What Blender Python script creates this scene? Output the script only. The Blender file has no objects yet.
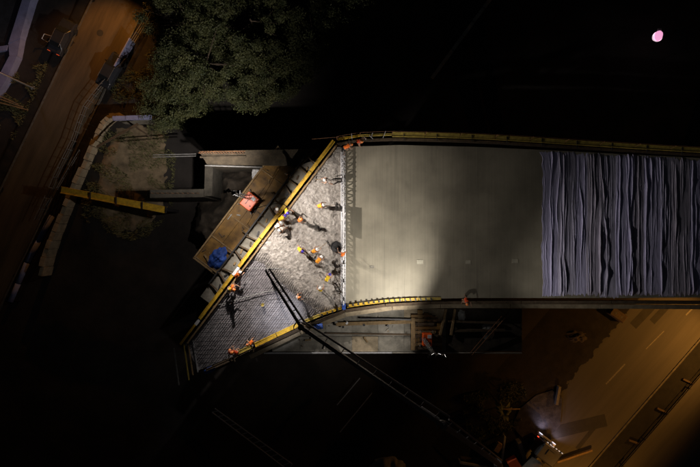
import bpy, bmesh, math, random
import numpy as np
from mathutils import Vector, Matrix, Euler, noise
random.seed(11); np.random.seed(11)
scene = bpy.context.scene
col = scene.collection

# ------------------------------------------------------------------ camera, world, exposure
DZ = 9.0            # top of the bridge deck above the valley floor
HC = DZ + 46.7      # drone height
F = 467.0           # focal length in photo pixels
cam_d = bpy.data.cameras.new('camera'); cam = bpy.data.objects.new('camera', cam_d); col.objects.link(cam)
cam.location = (0, 0, HC); cam.rotation_euler = (0, 0, 0)
cam_d.sensor_width = 36; cam_d.lens = 36 * F / 700; cam_d.clip_start = 0.5; cam_d.clip_end = 2000
scene.camera = cam
world = bpy.data.worlds.new('World'); scene.world = world; world.use_nodes = True
wn = world.node_tree.nodes; bg = wn['Background']
sky = wn.new('ShaderNodeTexSky'); sky.sky_type = 'NISHITA'; sky.sun_disc = False
sky.sun_elevation = math.radians(1.0); sky.sun_rotation = math.radians(140)
world.node_tree.links.new(sky.outputs[0], bg.inputs[0]); bg.inputs[1].default_value = 0.007
sun_d = bpy.data.lights.new('moon', 'SUN'); sun_d.energy = 0.004; sun_d.angle = math.radians(0.5); sun_d.color = (0.85, 0.85, 1.0)
sun = bpy.data.objects.new('moon', sun_d); col.objects.link(sun); sun.rotation_euler = (math.radians(35), 0, math.radians(140))
vs = scene.view_settings
vs.view_transform = 'Standard'; vs.look = 'None'; vs.exposure = 0; vs.gamma = 1; vs.use_curve_mapping = False
scene.cycles.use_denoising = True
scene.cycles.max_bounces = 5
scene.cycles.sample_clamp_indirect = 3

LAMP1_W = 9000.0; LAMP2_W = 5500.0; SODIUM_W = 2000.0

# ------------------------------------------------------------------ helpers
def P(px, py, z=DZ):                  # photo pixel at a known height -> world point
    s = (HC - z) / F
    return Vector(((px - 350) * s, (233.5 - py) * s, z))

MATS = {}
def mat(name, c, rough=0.8, var=0.25, scale=3.0, bump=0.15, bscale=None, metal=0.0, stretch=None, c2=None, spec=0.5, emit=None, emit_s=0, rot=None):
    if name in MATS: return MATS[name]
    m = bpy.data.materials.new(name); m.use_nodes = True
    nt = m.node_tree; N = nt.nodes; L = nt.links; b = N['Principled BSDF']
    b.inputs['Roughness'].default_value = rough; b.inputs['Metallic'].default_value = metal
    b.inputs['Specular IOR Level'].default_value = spec
    tc = N.new('ShaderNodeTexCoord'); mp = N.new('ShaderNodeMapping')
    geo = N.new('ShaderNodeNewGeometry')
    if rot is not None:
        vr = N.new('ShaderNodeVectorRotate'); vr.rotation_type = 'Z_AXIS'; vr.inputs['Angle'].default_value = rot
        L.new(geo.outputs['Position'], vr.inputs['Vector']); L.new(vr.outputs[0], mp.inputs[0])
    else: L.new(geo.outputs['Position'], mp.inputs[0])
    if stretch: mp.inputs['Scale'].default_value = stretch
    n1 = N.new('ShaderNodeTexNoise'); n1.inputs['Scale'].default_value = scale; n1.inputs['Detail'].default_value = 6; n1.inputs['Roughness'].default_value = 0.65
    L.new(mp.outputs[0], n1.inputs['Vector'])
    rp = N.new('ShaderNodeValToRGB')
    c = np.array(c[:3]); lo = np.clip(c * (1 - var), 0, 1); hi = np.clip(c * (1 + var), 0, 1)
    if c2 is not None: lo = np.array(c2)
    rp.color_ramp.elements[0].position = 0.3; rp.color_ramp.elements[1].position = 0.7
    rp.color_ramp.elements[0].color = (*lo, 1); rp.color_ramp.elements[1].color = (*hi, 1)
    L.new(n1.outputs[0], rp.inputs[0]); L.new(rp.outputs[0], b.inputs['Base Color'])
    if bump:
        n2 = N.new('ShaderNodeTexNoise'); n2.inputs['Scale'].default_value = bscale or scale * 4; n2.inputs['Detail'].default_value = 5
        L.new(mp.outputs[0], n2.inputs['Vector'])
        bp = N.new('ShaderNodeBump'); bp.inputs['Strength'].default_value = bump; bp.inputs['Distance'].default_value = 0.05
        L.new(n2.outputs[0], bp.inputs['Height']); L.new(bp.outputs[0], b.inputs['Normal'])
    if emit:
        b.inputs['Emission Color'].default_value = (*emit, 1); b.inputs['Emission Strength'].default_value = emit_s
    MATS[name] = m
    return m

M_slab = mat('finished_concrete', (0.275, 0.245, 0.185), 0.62, 0.10, 1.0, 0.12, 6.0, stretch=(7, 0.12, 1))
def slab_extra(m):
    nt = m.node_tree; N = nt.nodes; L = nt.links; b = N['Principled BSDF']; src = b.inputs['Base Color'].links[0].from_socket
    geo = N.new('ShaderNodeNewGeometry')
    def nz(scale, sx, sy, det, lo, hi, v0, v1):
        mp = N.new('ShaderNodeMapping'); mp.inputs['Scale'].default_value = (sx, sy, 1); L.new(geo.outputs['Position'], mp.inputs[0])
        n = N.new('ShaderNodeTexNoise'); n.inputs['Scale'].default_value = scale; n.inputs['Detail'].default_value = det; L.new(mp.outputs[0], n.inputs['Vector'])
        r = N.new('ShaderNodeMapRange'); r.inputs['From Min'].default_value = lo; r.inputs['From Max'].default_value = hi; r.inputs['To Min'].default_value = v0; r.inputs['To Max'].default_value = v1
        L.new(n.outputs[0], r.inputs['Value']); return r.outputs[0]
    prev = src
    for args in ((0.35, 1, 1, 5, .35, .65, .78, 1.12), (2.2, 1, .02, 3, .62, .70, 1.0, .86), (2.9, 1, .015, 2, .66, .72, 1.0, 1.15), (1.1, 1, .35, 6, .58, .75, 1.0, .82), (9.0, .25, 1, 4, .62, .75, 1.0, .85)):
        mx_ = N.new('ShaderNodeMix'); mx_.data_type = 'RGBA'; mx_.blend_type = 'MULTIPLY'; mx_.inputs[0].default_value = 1.0
        L.new(prev, mx_.inputs[6]); L.new(nz(*args), mx_.inputs[7]); prev = mx_.outputs[2]
    L.new(prev, b.inputs['Base Color'])
slab_extra(M_slab)
M_fresh = mat('fresh_concrete', (0.31, 0.278, 0.25), 0.5, 0.3, 3.6, 0.8, 9, c2=(0.14, 0.125, 0.11))
M_conc = mat('grey_concrete', (0.30, 0.275, 0.235), 0.85, 0.35, 1.3, 0.3)
M_concd = mat('stained_concrete', (0.22, 0.20, 0.165), 0.85, 0.45, 1.2, 0.35)
M_pale = mat('pale_cover', (0.40, 0.37, 0.29), 0.8, 0.2, 4, 0.1)
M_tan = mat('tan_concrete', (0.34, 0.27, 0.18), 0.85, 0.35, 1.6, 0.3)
M_tand = mat('dim_tan_concrete', (0.06, 0.045, 0.028), 0.9, 0.5, 1.4, 0.4)  # tan albedo lowered to stand in for the little light on the abutment
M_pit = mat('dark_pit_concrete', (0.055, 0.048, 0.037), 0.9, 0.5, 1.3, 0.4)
M_ply = mat('brown_plywood', (0.21, 0.11, 0.022), 0.65, 0.4, 1.1, 0.25, c2=(0.075, 0.038, 0.010))
M_wood = mat('rough_timber', (0.26, 0.17, 0.08), 0.8, 0.4, 3, 0.3)
M_woodd = mat('old_timber', (0.09, 0.06, 0.035), 0.85, 0.4, 3, 0.3)
M_yel = mat('yellow_beam', (0.62, 0.38, 0.025), 0.55, 0.3, 2.6, 0.1, c2=(0.36, 0.22, 0.03))
M_yeld = mat('weathered_yellow', (0.46, 0.34, 0.07), 0.7, 0.4, 2.6, 0.2)
M_steel = mat('dark_steel', (0.05, 0.048, 0.05), 0.5, 0.3, 5, 0.05, metal=0.4)
M_rebar = mat('rebar_steel', (0.14, 0.125, 0.14), 0.42, 0.35, 4, 0.0, metal=0.75)
M_soffit = mat('soffit_form', (0.27, 0.25, 0.26), 0.5, 0.4, 1.2, 0.2)
M_galv = mat('galvanised', (0.62, 0.61, 0.63), 0.4, 0.2, 6, 0.05, metal=0.5)
M_fence = mat('weathered_galvanising', (0.20, 0.195, 0.19), 0.6, 0.4, 4, 0.05, metal=0.3)
M_mast = mat('dull_mast_steel', (0.22, 0.22, 0.23), 0.55, 0.3, 6, 0.05)
M_white = mat('white_paint', (0.78, 0.77, 0.78), 0.5, 0.1, 5, 0.05)
M_orange = mat('orange_paint', (0.78, 0.10, 0.012), 0.4, 0.12, 4, 0.03)
M_blue = mat('blue_sheet', (0.015, 0.06, 0.30), 0.7, 0.5, 3, 0.6)
M_blank = mat('lavender_fabric', (0.52, 0.49, 0.72), 0.9, 0.1, 0.55, 0.25, 30, stretch=(1.5, 0.4, 1), c2=(0.34, 0.32, 0.48))
M_blank2 = mat('grey_fabric', (0.50, 0.47, 0.63), 0.9, 0.1, 0.55, 0.25, 30, stretch=(1.5, 0.4, 1), c2=(0.30, 0.28, 0.38))
M_blank3 = mat('damp_fabric', (0.44, 0.40, 0.52), 0.85, 0.1, 0.6, 0.25, 30, stretch=(1.5, 0.4, 1), c2=(0.24, 0.22, 0.28))
M_soil = mat('soil', (0.19, 0.14, 0.085), 0.95, 0.5, 0.9, 0.6)
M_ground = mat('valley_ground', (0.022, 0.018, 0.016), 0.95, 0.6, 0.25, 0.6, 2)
M_asph = mat('asphalt', (0.072, 0.066, 0.056), 0.85, 0.35, 0.35, 0.2, 14)
M_asphR = mat('wheel_worn_asphalt', (0.075, 0.067, 0.056), 0.8, 0.2, 1.0, 0.2, 14, stretch=(0.05, 0.75, 1), rot=-0.856)
M_asphL = mat('worn_lane_asphalt', (0.085, 0.062, 0.036), 0.8, 0.45, 1.0, 0.2, 14, stretch=(0.10, 0.7, 1), rot=-1.12)
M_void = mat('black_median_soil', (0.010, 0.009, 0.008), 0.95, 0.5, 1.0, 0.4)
M_asphd = mat('dark_asphalt', (0.032, 0.029, 0.025), 0.85, 0.3, 0.8, 0.2, 14)
M_lane = mat('worn_road_paint', (0.20, 0.18, 0.14), 0.7, 0.4, 5, 0.1, c2=(0.085, 0.075, 0.06))
M_kerb = mat('kerb_stone', (0.10, 0.09, 0.075), 0.85, 0.4, 2, 0.2)
M_leaf = mat('leaves', (0.078, 0.078, 0.028), 0.6, 0.5, 0.8, 0.0, c2=(0.03, 0.045, 0.014))
M_bark = mat('bark', (0.09, 0.065, 0.045), 0.9, 0.4, 6, 0.5)
M_spoil_panel = mat('wet_spoil_and_unlit_panel', (0.045, 0.034, 0.024), 0.9, 0.6, 1.3, 0.6)
M_verge = mat('unlit_verge_dirt', (0.012, 0.009, 0.007), 0.95, 0.6, 0.8, 0.5)  # dirt with albedo cut to near-black, standing in for missing light
M_poolpad = mat('pale_pool_ground', (0.055, 0.05, 0.048), 0.95, 0.6, 1.5, 0.6)
M_grass = mat('dry_grass', (0.14, 0.135, 0.055), 0.8, 0.5, 1.0, 0.0)
M_rust = mat('rusty_steel', (0.20, 0.09, 0.04), 0.8, 0.4, 5, 0.2)
M_blackp = mat('black_rubber', (0.018, 0.018, 0.018), 0.7, 0.3, 6, 0.1)
M_glass = mat('dark_glass', (0.02, 0.022, 0.025), 0.08, 0.1, 3, 0.0)
M_lav = mat('pale_render', (0.24, 0.25, 0.42), 0.85, 0.2, 1.2, 0.2)
M_darkroof = mat('dark_roofing', (0.03, 0.03, 0.035), 0.9, 0.4, 1.5, 0.3)
M_greyp = mat('grey_plastic', (0.28, 0.28, 0.27), 0.6, 0.3, 3, 0.1)
M_boom = mat('boom_paint', (0.11, 0.10, 0.10), 0.5, 0.3, 3, 0.05)
M_pipe = mat('delivery_pipe', (0.24, 0.20, 0.18), 0.45, 0.4, 3, 0.05)
M_cab = mat('dark_cab_paint', (0.06, 0.06, 0.065), 0.35, 0.2, 3, 0.0)
M_carp = mat('dark_car_paint', (0.03, 0.032, 0.04), 0.25, 0.15, 3, 0.0)
M_skin = mat('skin', (0.36, 0.20, 0.13), 0.6, 0.1, 8, 0.0)
M_boot = mat('boots', (0.025, 0.022, 0.02), 0.6, 0.2, 8, 0.0)
M_refl = mat('reflective_tape', (0.80, 0.80, 0.72), 0.35, 0.05, 8, 0.0)
M_lamp = mat('lamp_glass', (0.9, 0.9, 0.9), 0.3, 0.0, 3, 0.0, emit=(1, 0.95, 0.9), emit_s=3.0)
M_sodium = mat('sodium_glass', (0.9, 0.7, 0.4), 0.3, 0.0, 3, 0.0, emit=(1, 0.55, 0.18), emit_s=8.0)
M_pink = mat('pink_glow', (0.8, 0.45, 0.6), 0.4, 0.1, 3, 0.0, emit=(1.0, 0.42, 0.72), emit_s=0.9)
M_pinkw = mat('pale_glow', (0.85, 0.7, 0.75), 0.4, 0.1, 3, 0.0, emit=(1.0, 0.75, 0.85), emit_s=0.75)
M_red = mat('red_lens', (0.5, 0.02, 0.01), 0.3, 0.0, 3, 0.0, emit=(1, 0.06, 0.02), emit_s=2.5)
M_marker = mat('marker_lens', (0.8, 0.8, 0.8), 0.3, 0.0, 3, 0.0, emit=(1, 0.9, 0.85), emit_s=0.35)
M_head = mat('headlamp_lens', (0.9, 0.9, 0.95), 0.2, 0.0, 3, 0.0, emit=(0.85, 0.85, 1), emit_s=1.2)
def cloth(name, c): return mat(name, c, 0.85, 0.15, 9, 0.1)

def rootloc(p):
    v = Vector((0, 0, 0))
    while p is not None: v = v + Vector(p.location); p = p.parent
    return v

class MB:
    def __init__(s): s.v = []; s.f = []
    def add(s, vs, fs):
        o = len(s.v); s.v += [tuple(v) for v in vs]; s.f += [tuple(i + o for i in f) for f in fs]; return s
    def box(s, c, size, rz=0.0, rot=None):
        c = Vector(c); hx, hy, hz = size[0] / 2, size[1] / 2, size[2] / 2
        R = rot if rot is not None else Matrix.Rotation(rz, 3, 'Z')
        vs = [c + R @ Vector((x * hx, y * hy, z * hz)) for x in (-1, 1) for y in (-1, 1) for z in (-1, 1)]
        return s.add(vs, [(0, 1, 3, 2), (4, 6, 7, 5), (0, 4, 5, 1), (2, 3, 7, 6), (0, 2, 6, 4), (1, 5, 7, 3)])
    def bar(s, p, q, w, h, up=(0, 0, 1)):         # box beam from p to q
        p = Vector(p); q = Vector(q); d = (q - p); l = d.length; d.normalize()
        u = Vector(up)
        if abs(d.dot(u)) > 0.98: u = Vector((1, 0, 0))
        x = d.cross(u).normalized(); z = x.cross(d).normalized()
        R = Matrix((x, d, z)).transposed()
        return s.box((p + q) / 2, (w, l, h), rot=R)
    def tube(s, p, q, r, n=8, r2=None, cap=True):
        p = Vector(p); q = Vector(q); d = (q - p).normalized()
        u = Vector((0, 0, 1)) if abs(d.z) < 0.9 else Vector((1, 0, 0))
        x = d.cross(u).normalized(); y = d.cross(x); r2 = r if r2 is None else r2
        vs = [p + (x * math.cos(a) + y * math.sin(a)) * r for a in [2 * math.pi * i / n for i in range(n)]]
        vs += [q + (x * math.cos(a) + y * math.sin(a)) * r2 for a in [2 * math.pi * i / n for i in range(n)]]
        fs = [(i, (i + 1) % n, n + (i + 1) % n, n + i) for i in range(n)]
        if cap: fs += [tuple(range(n))[::-1], tuple(range(n, 2 * n))]
        return s.add(vs, fs)
    def path(s, pts, r, n=6):
        pts = [Vector(p) for p in pts]; rings = []
        for i, p in enumerate(pts):
            d = (pts[min(i + 1, len(pts) - 1)] - pts[max(i - 1, 0)]).normalized()
            u = Vector((0, 0, 1)) if abs(d.z) < 0.9 else Vector((1, 0, 0))
            x = d.cross(u).normalized(); y = d.cross(x)
            rings.append([p + (x * math.cos(a) + y * math.sin(a)) * r for a in [2 * math.pi * k / n for k in range(n)]])
        vs = [v for rg in rings for v in rg]; fs = []
        for i in range(len(pts) - 1):
            for k in range(n): fs.append((i * n + k, i * n + (k + 1) % n, (i + 1) * n + (k + 1) % n, (i + 1) * n + k))
        fs += [tuple(range(n))[::-1], tuple(range((len(pts) - 1) * n, len(pts) * n))]
        return s.add(vs, fs)
    def prism(s, poly, z0, z1):
        n = len(poly)
        a = sum(poly[i][0] * poly[(i + 1) % n][1] - poly[(i + 1) % n][0] * poly[i][1] for i in range(n))
        if a < 0: poly = poly[::-1]
        vs = [(p[0], p[1], z0) for p in poly] + [(p[0], p[1], z1) for p in poly]
        return s.add(vs, [tuple(range(n))[::-1], tuple(range(n, 2 * n))] + [(i, (i + 1) % n, n + (i + 1) % n, n + i) for i in range(n)])
    def lathe(s, prof, c=(0, 0, 0), n=16, R=None):
        c = Vector(c); R = R or Matrix.Identity(3); vs = []; m = len(prof)
        for k in range(n):
            a = 2 * math.pi * k / n
            for r, z in prof: vs.append(c + R @ Vector((r * math.cos(a), r * math.sin(a), z)))
        fs = [(k * m + j, ((k + 1) % n) * m + j, ((k + 1) % n) * m + j + 1, k * m + j + 1) for k in range(n) for j in range(m - 1)]
        return s.add(vs, fs)
    def build(s, name, m, parent=None, smooth=False, bevel=0.0):
        off = rootloc(parent) if getattr(s, 'world', True) else Vector((0, 0, 0))
        me = bpy.data.meshes.new(name); me.from_pydata([tuple(Vector(v) - off) for v in s.v], [], s.f)
        me.validate()
        bm = bmesh.new(); bm.from_mesh(me); bmesh.ops.recalc_face_normals(bm, faces=bm.faces)
        if bevel: bmesh.ops.bevel(bm, geom=bm.edges[:], offset=bevel, segments=1, affect='EDGES')
        bm.to_mesh(me); bm.free()
        me.materials.append(m)
        if smooth:
            for p in me.polygons: p.use_smooth = True
        o = bpy.data.objects.new(name, me); col.objects.link(o)
        if parent is not None: o.parent = parent
        return o
def LB():
    b = MB(); b.world = False; return b

def tag(o, label=None, cat=None, group=None, kind=None):
    if label: o['label'] = label
    if cat: o['category'] = cat
    if group: o['group'] = group
    if kind: o['kind'] = kind
    return o
def empty(name, loc, rz=0.0, label=None, cat=None, group=None):
    o = bpy.data.objects.new(name, None); col.objects.link(o); o.location = loc; o.rotation_euler = (0, 0, rz)
    o.empty_display_size = 0.3
    return tag(o, label, cat, group)
def copy_tree(o, parent=None):
    c = o.copy(); col.objects.link(c); c.parent = parent
    for ch in [x for x in bpy.data.objects if x.parent == o]: copy_tree(ch, c)
    return c
def light(name, kind, parent, loc, energy, color, target=None, cone=120, blend=0.6, size=0.15):
    d = bpy.data.lights.new(name, kind); d.energy = energy; d.color = color; d.shadow_soft_size = size
    if kind == 'SPOT': d.spot_size = math.radians(cone); d.spot_blend = blend
    o = bpy.data.objects.new(name, d); col.objects.link(o); o.parent = parent
    o.location = Vector(loc) - rootloc(parent)
    if target is not None:
        o.rotation_euler = (Vector(target) - Vector(loc)).to_track_quat('-Z', 'Y').to_euler()
    return o
def inside(poly, x, y):
    r = False; n = len(poly)
    for i in range(n):
        x1, y1 = poly[i][0], poly[i][1]; x2, y2 = poly[(i + 1) % n][0], poly[(i + 1) % n][1]
        if (y1 > y) != (y2 > y) and x < (x2 - x1) * (y - y1) / (y2 - y1) + x1: r = not r
    return r
def pxpoly(pts, z): return [P(a, b, z).to_2d() for a, b in pts]

# ------------------------------------------------------------------ setting: ground
def seg_dist(p, a, b):
    d = b - a; t = max(0, min(1, (p - a).dot(d) / d.length_squared)); return (p - (a + d * t)).length
RR0, RR1 = P(470, 535, 0).to_2d(), P(760, 275, 0).to_2d()          # right road axis band
LR0, LR1 = P(-40, 300, 0).to_2d(), P(150, -80, 0).to_2d()
def ground_h(x, y):
    p = Vector((x, y))
    k = min(1, max(0, (min(seg_dist(p, RR0, RR1) - 15, seg_dist(p, LR0, LR1) - 4.5)) / 5))
    h = 0.5 * noise.fractal(Vector((x * 0.12, y * 0.12, 0)), 1, 2, 4) + 0.12 * noise.noise(Vector((x * .9, y * .9, 3)))
    valley = -1.6 * math.exp(-((x - 2) / 22) ** 2)
    bank = 1.6 * math.exp(-((x + 31) / 5.5) ** 2 - ((y - 9) / 9) ** 2)
    return -0.12 + k * (h * 0.7 + valley + bank)
xs = np.concatenate([np.linspace(-400, -60, 12)[:-1], np.arange(-60, 60.1, 0.8), np.linspace(60, 400, 12)[1:]])
ys = np.concatenate([np.linspace(-400, -44, 12)[:-1], np.arange(-44, 44.1, 0.8), np.linspace(44, 400, 12)[1:]])
g = MB(); nx, ny = len(xs), len(ys)
g.v = [(x, y, ground_h(x, y)) for y in ys for x in xs]
g.f = [(j * nx + i, j * nx + i + 1, (j + 1) * nx + i + 1, (j + 1) * nx + i) for j in range(ny - 1) for i in range(nx - 1)]
gcol = M_ground
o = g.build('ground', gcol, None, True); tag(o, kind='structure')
# soil showing on the bank beside the small road
def sheet_on(poly, dz, res, name, m, rag=0.0, kind='structure', drop=0.35):
    xs_ = [p[0] for p in poly]; ys_ = [p[1] for p in poly]
    X = np.arange(min(xs_), max(xs_) + res, res); Y = np.arange(min(ys_), max(ys_) + res, res)
    b = MB(); idx = {}
    def vid(i, j):
        if (i, j) not in idx:
            x, y = X[i], Y[j]; idx[i, j] = len(b.v)
            dd_ = min(seg_dist(Vector((x, y)), Vector(poly[a_]), Vector(poly[(a_ + 1) % len(poly)])) for a_ in range(len(poly))) if inside(poly, x, y) else 0
            nz_ = 0.7 * noise.noise(Vector((x * 0.9, y * 0.9, 5))) + 0.35 * noise.noise(Vector((x * 2.6, y * 2.6, 8)))
            b.v.append((x, y, ground_h(x, y) + dz + 0.10 * noise.fractal(Vector((x * 1.4, y * 1.4, 7)), 1, 2, 4) - drop * max(0, 1.5 - dd_ + rag * .5 * nz_)))
        return idx[i, j]
    for i in range(len(X) - 1):
        for j in range(len(Y) - 1):
            cx, cy = X[i] + res / 2, Y[j] + res / 2
            q = Vector((cx, cy, 0))
            if inside(poly, cx, cy):
                b.f.append((vid(i, j), vid(i + 1, j), vid(i + 1, j + 1), vid(i, j + 1)))
    o = b.build(name, m, None, True); tag(o, kind=kind); return o
soil_poly = pxpoly([(108, 118), (150, 112), (168, 128), (172, 165), (168, 205), (150, 235), (110, 245), (80, 215), (90, 160)], 1.0)
sheet_on(soil_poly, 0.12, 0.3, 'soil', M_soil, 1.4)

# right road: two carriageways with a median
def strip(p0, p1, off0, off1, z, name, m, z0=None, kind='structure', parent=None, lx0=0.0, lx1=1.0):
    d = (p1 - p0); n = Vector((-d.y, d.x)).normalized()
    a = p0 + d * lx0; b_ = p0 + d * lx1
    q = [a + n * off0, b_ + n * off0, b_ + n * off1, a + n * off1]
    o = MB().prism(q, (z - 0.3) if z0 is None else z0, z).build(name, m, parent)
    if parent is None: tag(o, kind=kind)
    return o
A0, A1 = P(541, 470, 0).to_2d(), P(685, 304, 0).to_2d()            # centre of the near carriageway
dA = (A1 - A0); A0 = A0 - dA * 0.6; A1 = A1 + dA * 0.8
strip(A0, A1, -4.0, 4.6, 0.0, 'road', M_asphR)
strip(A0, A1, -4.2, -4.0, 0.10, 'kerb', M_kerb)
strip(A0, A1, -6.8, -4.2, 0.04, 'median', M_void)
strip(A0, A1, -7.0, -6.8, 0.10, 'kerb', M_kerb)
strip(A0, A1, -16.5, -7.0, 0.0, 'road', M_asphR)
nA = Vector((-dA.y, dA.x)).normalized(); uA = dA.normalized()
def on_road(px, py):
    q = P(px, py, 0).to_2d() - A0; return q.dot(uA), q.dot(nA)
rz_road = math.atan2(uA.y, uA.x)
def marking(px0, py0, px1, py1, w, m=M_lane, name='lane_marking', z=0.006):
    a = P(px0, py0, 0).to_2d(); b_ = P(px1, py1, 0).to_2d(); d = (b_ - a).normalized(); n = Vector((-d.y, d.x)) * w / 2
    o = MB().prism([a - n, b_ - n, b_ + n, a + n], 0.001, z).build(name, m); return tag(o, kind='structure')
marking(606, 384, 625, 364, 0.16); marking(686, 315, 698, 303, 0.16); marking(646, 349, 664, 331, 0.10)
marking(548, 434, 606, 420, 1.5, M_asphd, 'dark_road_strip'); marking(577, 449, 601, 419, 0.5, M_asphd, 'dark_road_strip', 0.010)  # cast-shadow bands across the road, painted as dark strips
marking(633, 326, 652, 306, 1.0, M_asphd, 'dark_road_strip'); marking(652, 322, 668, 305, 0.8, M_asphd, 'dark_road_strip')  # two darker bars on the road surface
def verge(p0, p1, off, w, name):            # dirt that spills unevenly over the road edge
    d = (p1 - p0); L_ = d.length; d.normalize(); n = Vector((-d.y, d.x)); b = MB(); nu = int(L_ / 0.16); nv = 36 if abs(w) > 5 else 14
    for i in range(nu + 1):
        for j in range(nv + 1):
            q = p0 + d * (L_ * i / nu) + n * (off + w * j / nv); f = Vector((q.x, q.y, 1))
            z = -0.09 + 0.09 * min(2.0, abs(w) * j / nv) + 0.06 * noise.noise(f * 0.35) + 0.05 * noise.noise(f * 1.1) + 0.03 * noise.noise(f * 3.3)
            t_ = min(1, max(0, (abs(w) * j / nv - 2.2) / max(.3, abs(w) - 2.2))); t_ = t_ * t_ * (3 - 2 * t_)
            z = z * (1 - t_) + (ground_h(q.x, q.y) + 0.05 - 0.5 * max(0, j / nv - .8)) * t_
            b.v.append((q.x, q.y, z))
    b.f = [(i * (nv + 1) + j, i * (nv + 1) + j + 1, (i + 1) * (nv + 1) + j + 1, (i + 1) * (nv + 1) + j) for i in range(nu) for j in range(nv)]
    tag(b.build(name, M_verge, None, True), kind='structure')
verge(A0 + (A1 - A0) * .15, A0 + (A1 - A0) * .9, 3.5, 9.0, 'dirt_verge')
o = MB().prism(pxpoly([(512, 426), (520, 408), (536, 395), (552, 390), (562, 398), (560, 425), (546, 441), (524, 440)], 0.1), -.2, 0.17).build('headlight_pool_pad', M_poolpad); tag(o, kind='structure')  # paler sheet added so the headlight pool shows over the near-black verge
# guard rail on the median
gr = empty('guard_rail', (*P(650, 415, 0).to_2d(), 0.06), label='low steel guard rail along the dark median of the wide road', cat='guard rail')
ma = A0 - nA * 7.5
def roadpt(t, off, z): q = A0 + uA * t + nA * off; return Vector((q.x, q.y, z))
t0 = on_road(560, 500)[0]; t1 = on_road(760, 300)[0]
for k in range(int((t1 - t0) / 4) + 1):
    MB().box(roadpt(t0 + 4 * k, -6.5, 0.45), (0.12, 0.12, 0.8), rz_road).build('post', M_steel, gr)
for zz in (0.55, 0.8): MB().bar(roadpt(t0, -6.4, zz), roadpt(t1, -6.4, zz), 0.06, 0.12).build('rail', M_steel, gr)
# concrete crossbeams lying across the median
for k, (a, b_) in enumerate([((694, 384), (683, 379)), ((668, 413), (657, 408)), ((640, 444), (629, 440))]):
    o = MB().bar(P(*a, 0.2), P(*b_, 0.2), 0.2, 0.2).build('timber_sleeper', M_woodd)
    tag(o, 'timber sleeper laid across the dark median beside the guard rail', 'timber', 'sleepers across the median')

# left road
B0, B1 = P(5, 240, 0).to_2d(), P(140, -40, 0).to_2d()
dB = B1 - B0; nB = Vector((-dB.y, dB.x)).normalized(); uB = dB.normalized()
B0c, B1c = B0 - dB * 0.35, B1 + dB * 0.5
strip(B0c, B1c, -2.9, 3.0, 0.0, 'road', M_asphL)
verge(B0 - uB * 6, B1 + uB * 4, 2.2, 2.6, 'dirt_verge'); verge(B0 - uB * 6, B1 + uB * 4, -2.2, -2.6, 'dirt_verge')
strip(B0c, B1c, 3.0, 3.15, 0.11, 'kerb', M_kerb); strip(B0c, B1c, -3.1, -2.9, 0.11, 'kerb', M_kerb)
o = MB().lathe([(0.0, 0.008), (0.4, 0.008), (0.4, 0.0)], (*P(100, 33, 0).to_2d(), 0), 16).build('manhole_cover', M_asphd); tag(o, kind='structure')

# ------------------------------------------------------------------ bridge deck
top_edge = [(337, 147), (400, 145), (480, 147), (545, 150), (620, 154), (700, 158), (780, 162)]
bot_edge = [(780, 297), (620, 298), (470, 298), (420, 299), (380, 302), (345, 307)]
bridge = empty('bridge_deck', P(480, 225, 0), label='half finished concrete bridge deck carrying the workers and curing blankets', cat='bridge')
slabpoly = pxpoly([(342, 147)] + top_edge[1:] + bot_edge[:-1] + [(342, 307)], DZ)
MB().prism(slabpoly, DZ - 0.3, DZ).build('finished_slab', M_slab, bridge)['label'] = 'smooth olive grey finished concrete slab with fine broom lines'
tipL, tipR = (184, 345), (198, 371)
forms = pxpoly([(341.6, 143), (337, 143), tipL, tipR, (232, 357), (275, 336), (300, 324), (341.6, 307)], DZ)
MB().prism(forms, DZ - 0.42, DZ - 0.26).build('soffit_formwork', M_soffit, bridge)
for k, yy in enumerate((160, 194, 228, 262, 290)):
    xa = 335 - (yy - 142) * 0.754 + 14
    MB().box(((P(xa, yy).x + P(780, yy).x) / 2, P(350, yy).y, DZ - 1.2), (P(780, yy).x - P(xa, yy).x, 0.6, 1.5)).build('girder', M_conc, bridge)
for px in (352, 545, 740):
    for py in (185, 260):
        q = P(px, py, DZ); g0 = ground_h(q.x, q.y)
        MB().tube((q.x, q.y, g0 - 1.0), (q.x, q.y, DZ - 2.6), 0.7, 20).build('pier_column', M_conc, bridge, True)
    q = P(px, 225, DZ)
    MB().box((q.x, q.y, DZ - 2.28), (1.5, 13.5, 0.64)).build('pier_cap', M_conc, bridge)
# drainage box-outs left in the slab
for k, (px, py, w, m_) in enumerate([(372, 267, 0.3, M_concd), (420, 262, 0.55, M_pale), (468, 262, 0.42, M_pale), (515, 261, 0.5, M_pale)]):
    c = P(px, py); b = MB(); t = 0.09
    for s in (-1, 1):
        b.box((c.x + s * w / 2, c.y, DZ + 0.014), (t, w * .62 + t, 0.028)); b.box((c.x, c.y + s * (w / 2) * 0.62, DZ + 0.014), (w - t - .004, t, 0.027))
    d = b.build('drain_frame', m_, bridge)
    MB().box((c.x, c.y, DZ + 0.012), (w - t - .004, w * 0.62 - t - .004, 0.02)).build('drain_cover', M_pale if k else M_concd, d)

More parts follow.
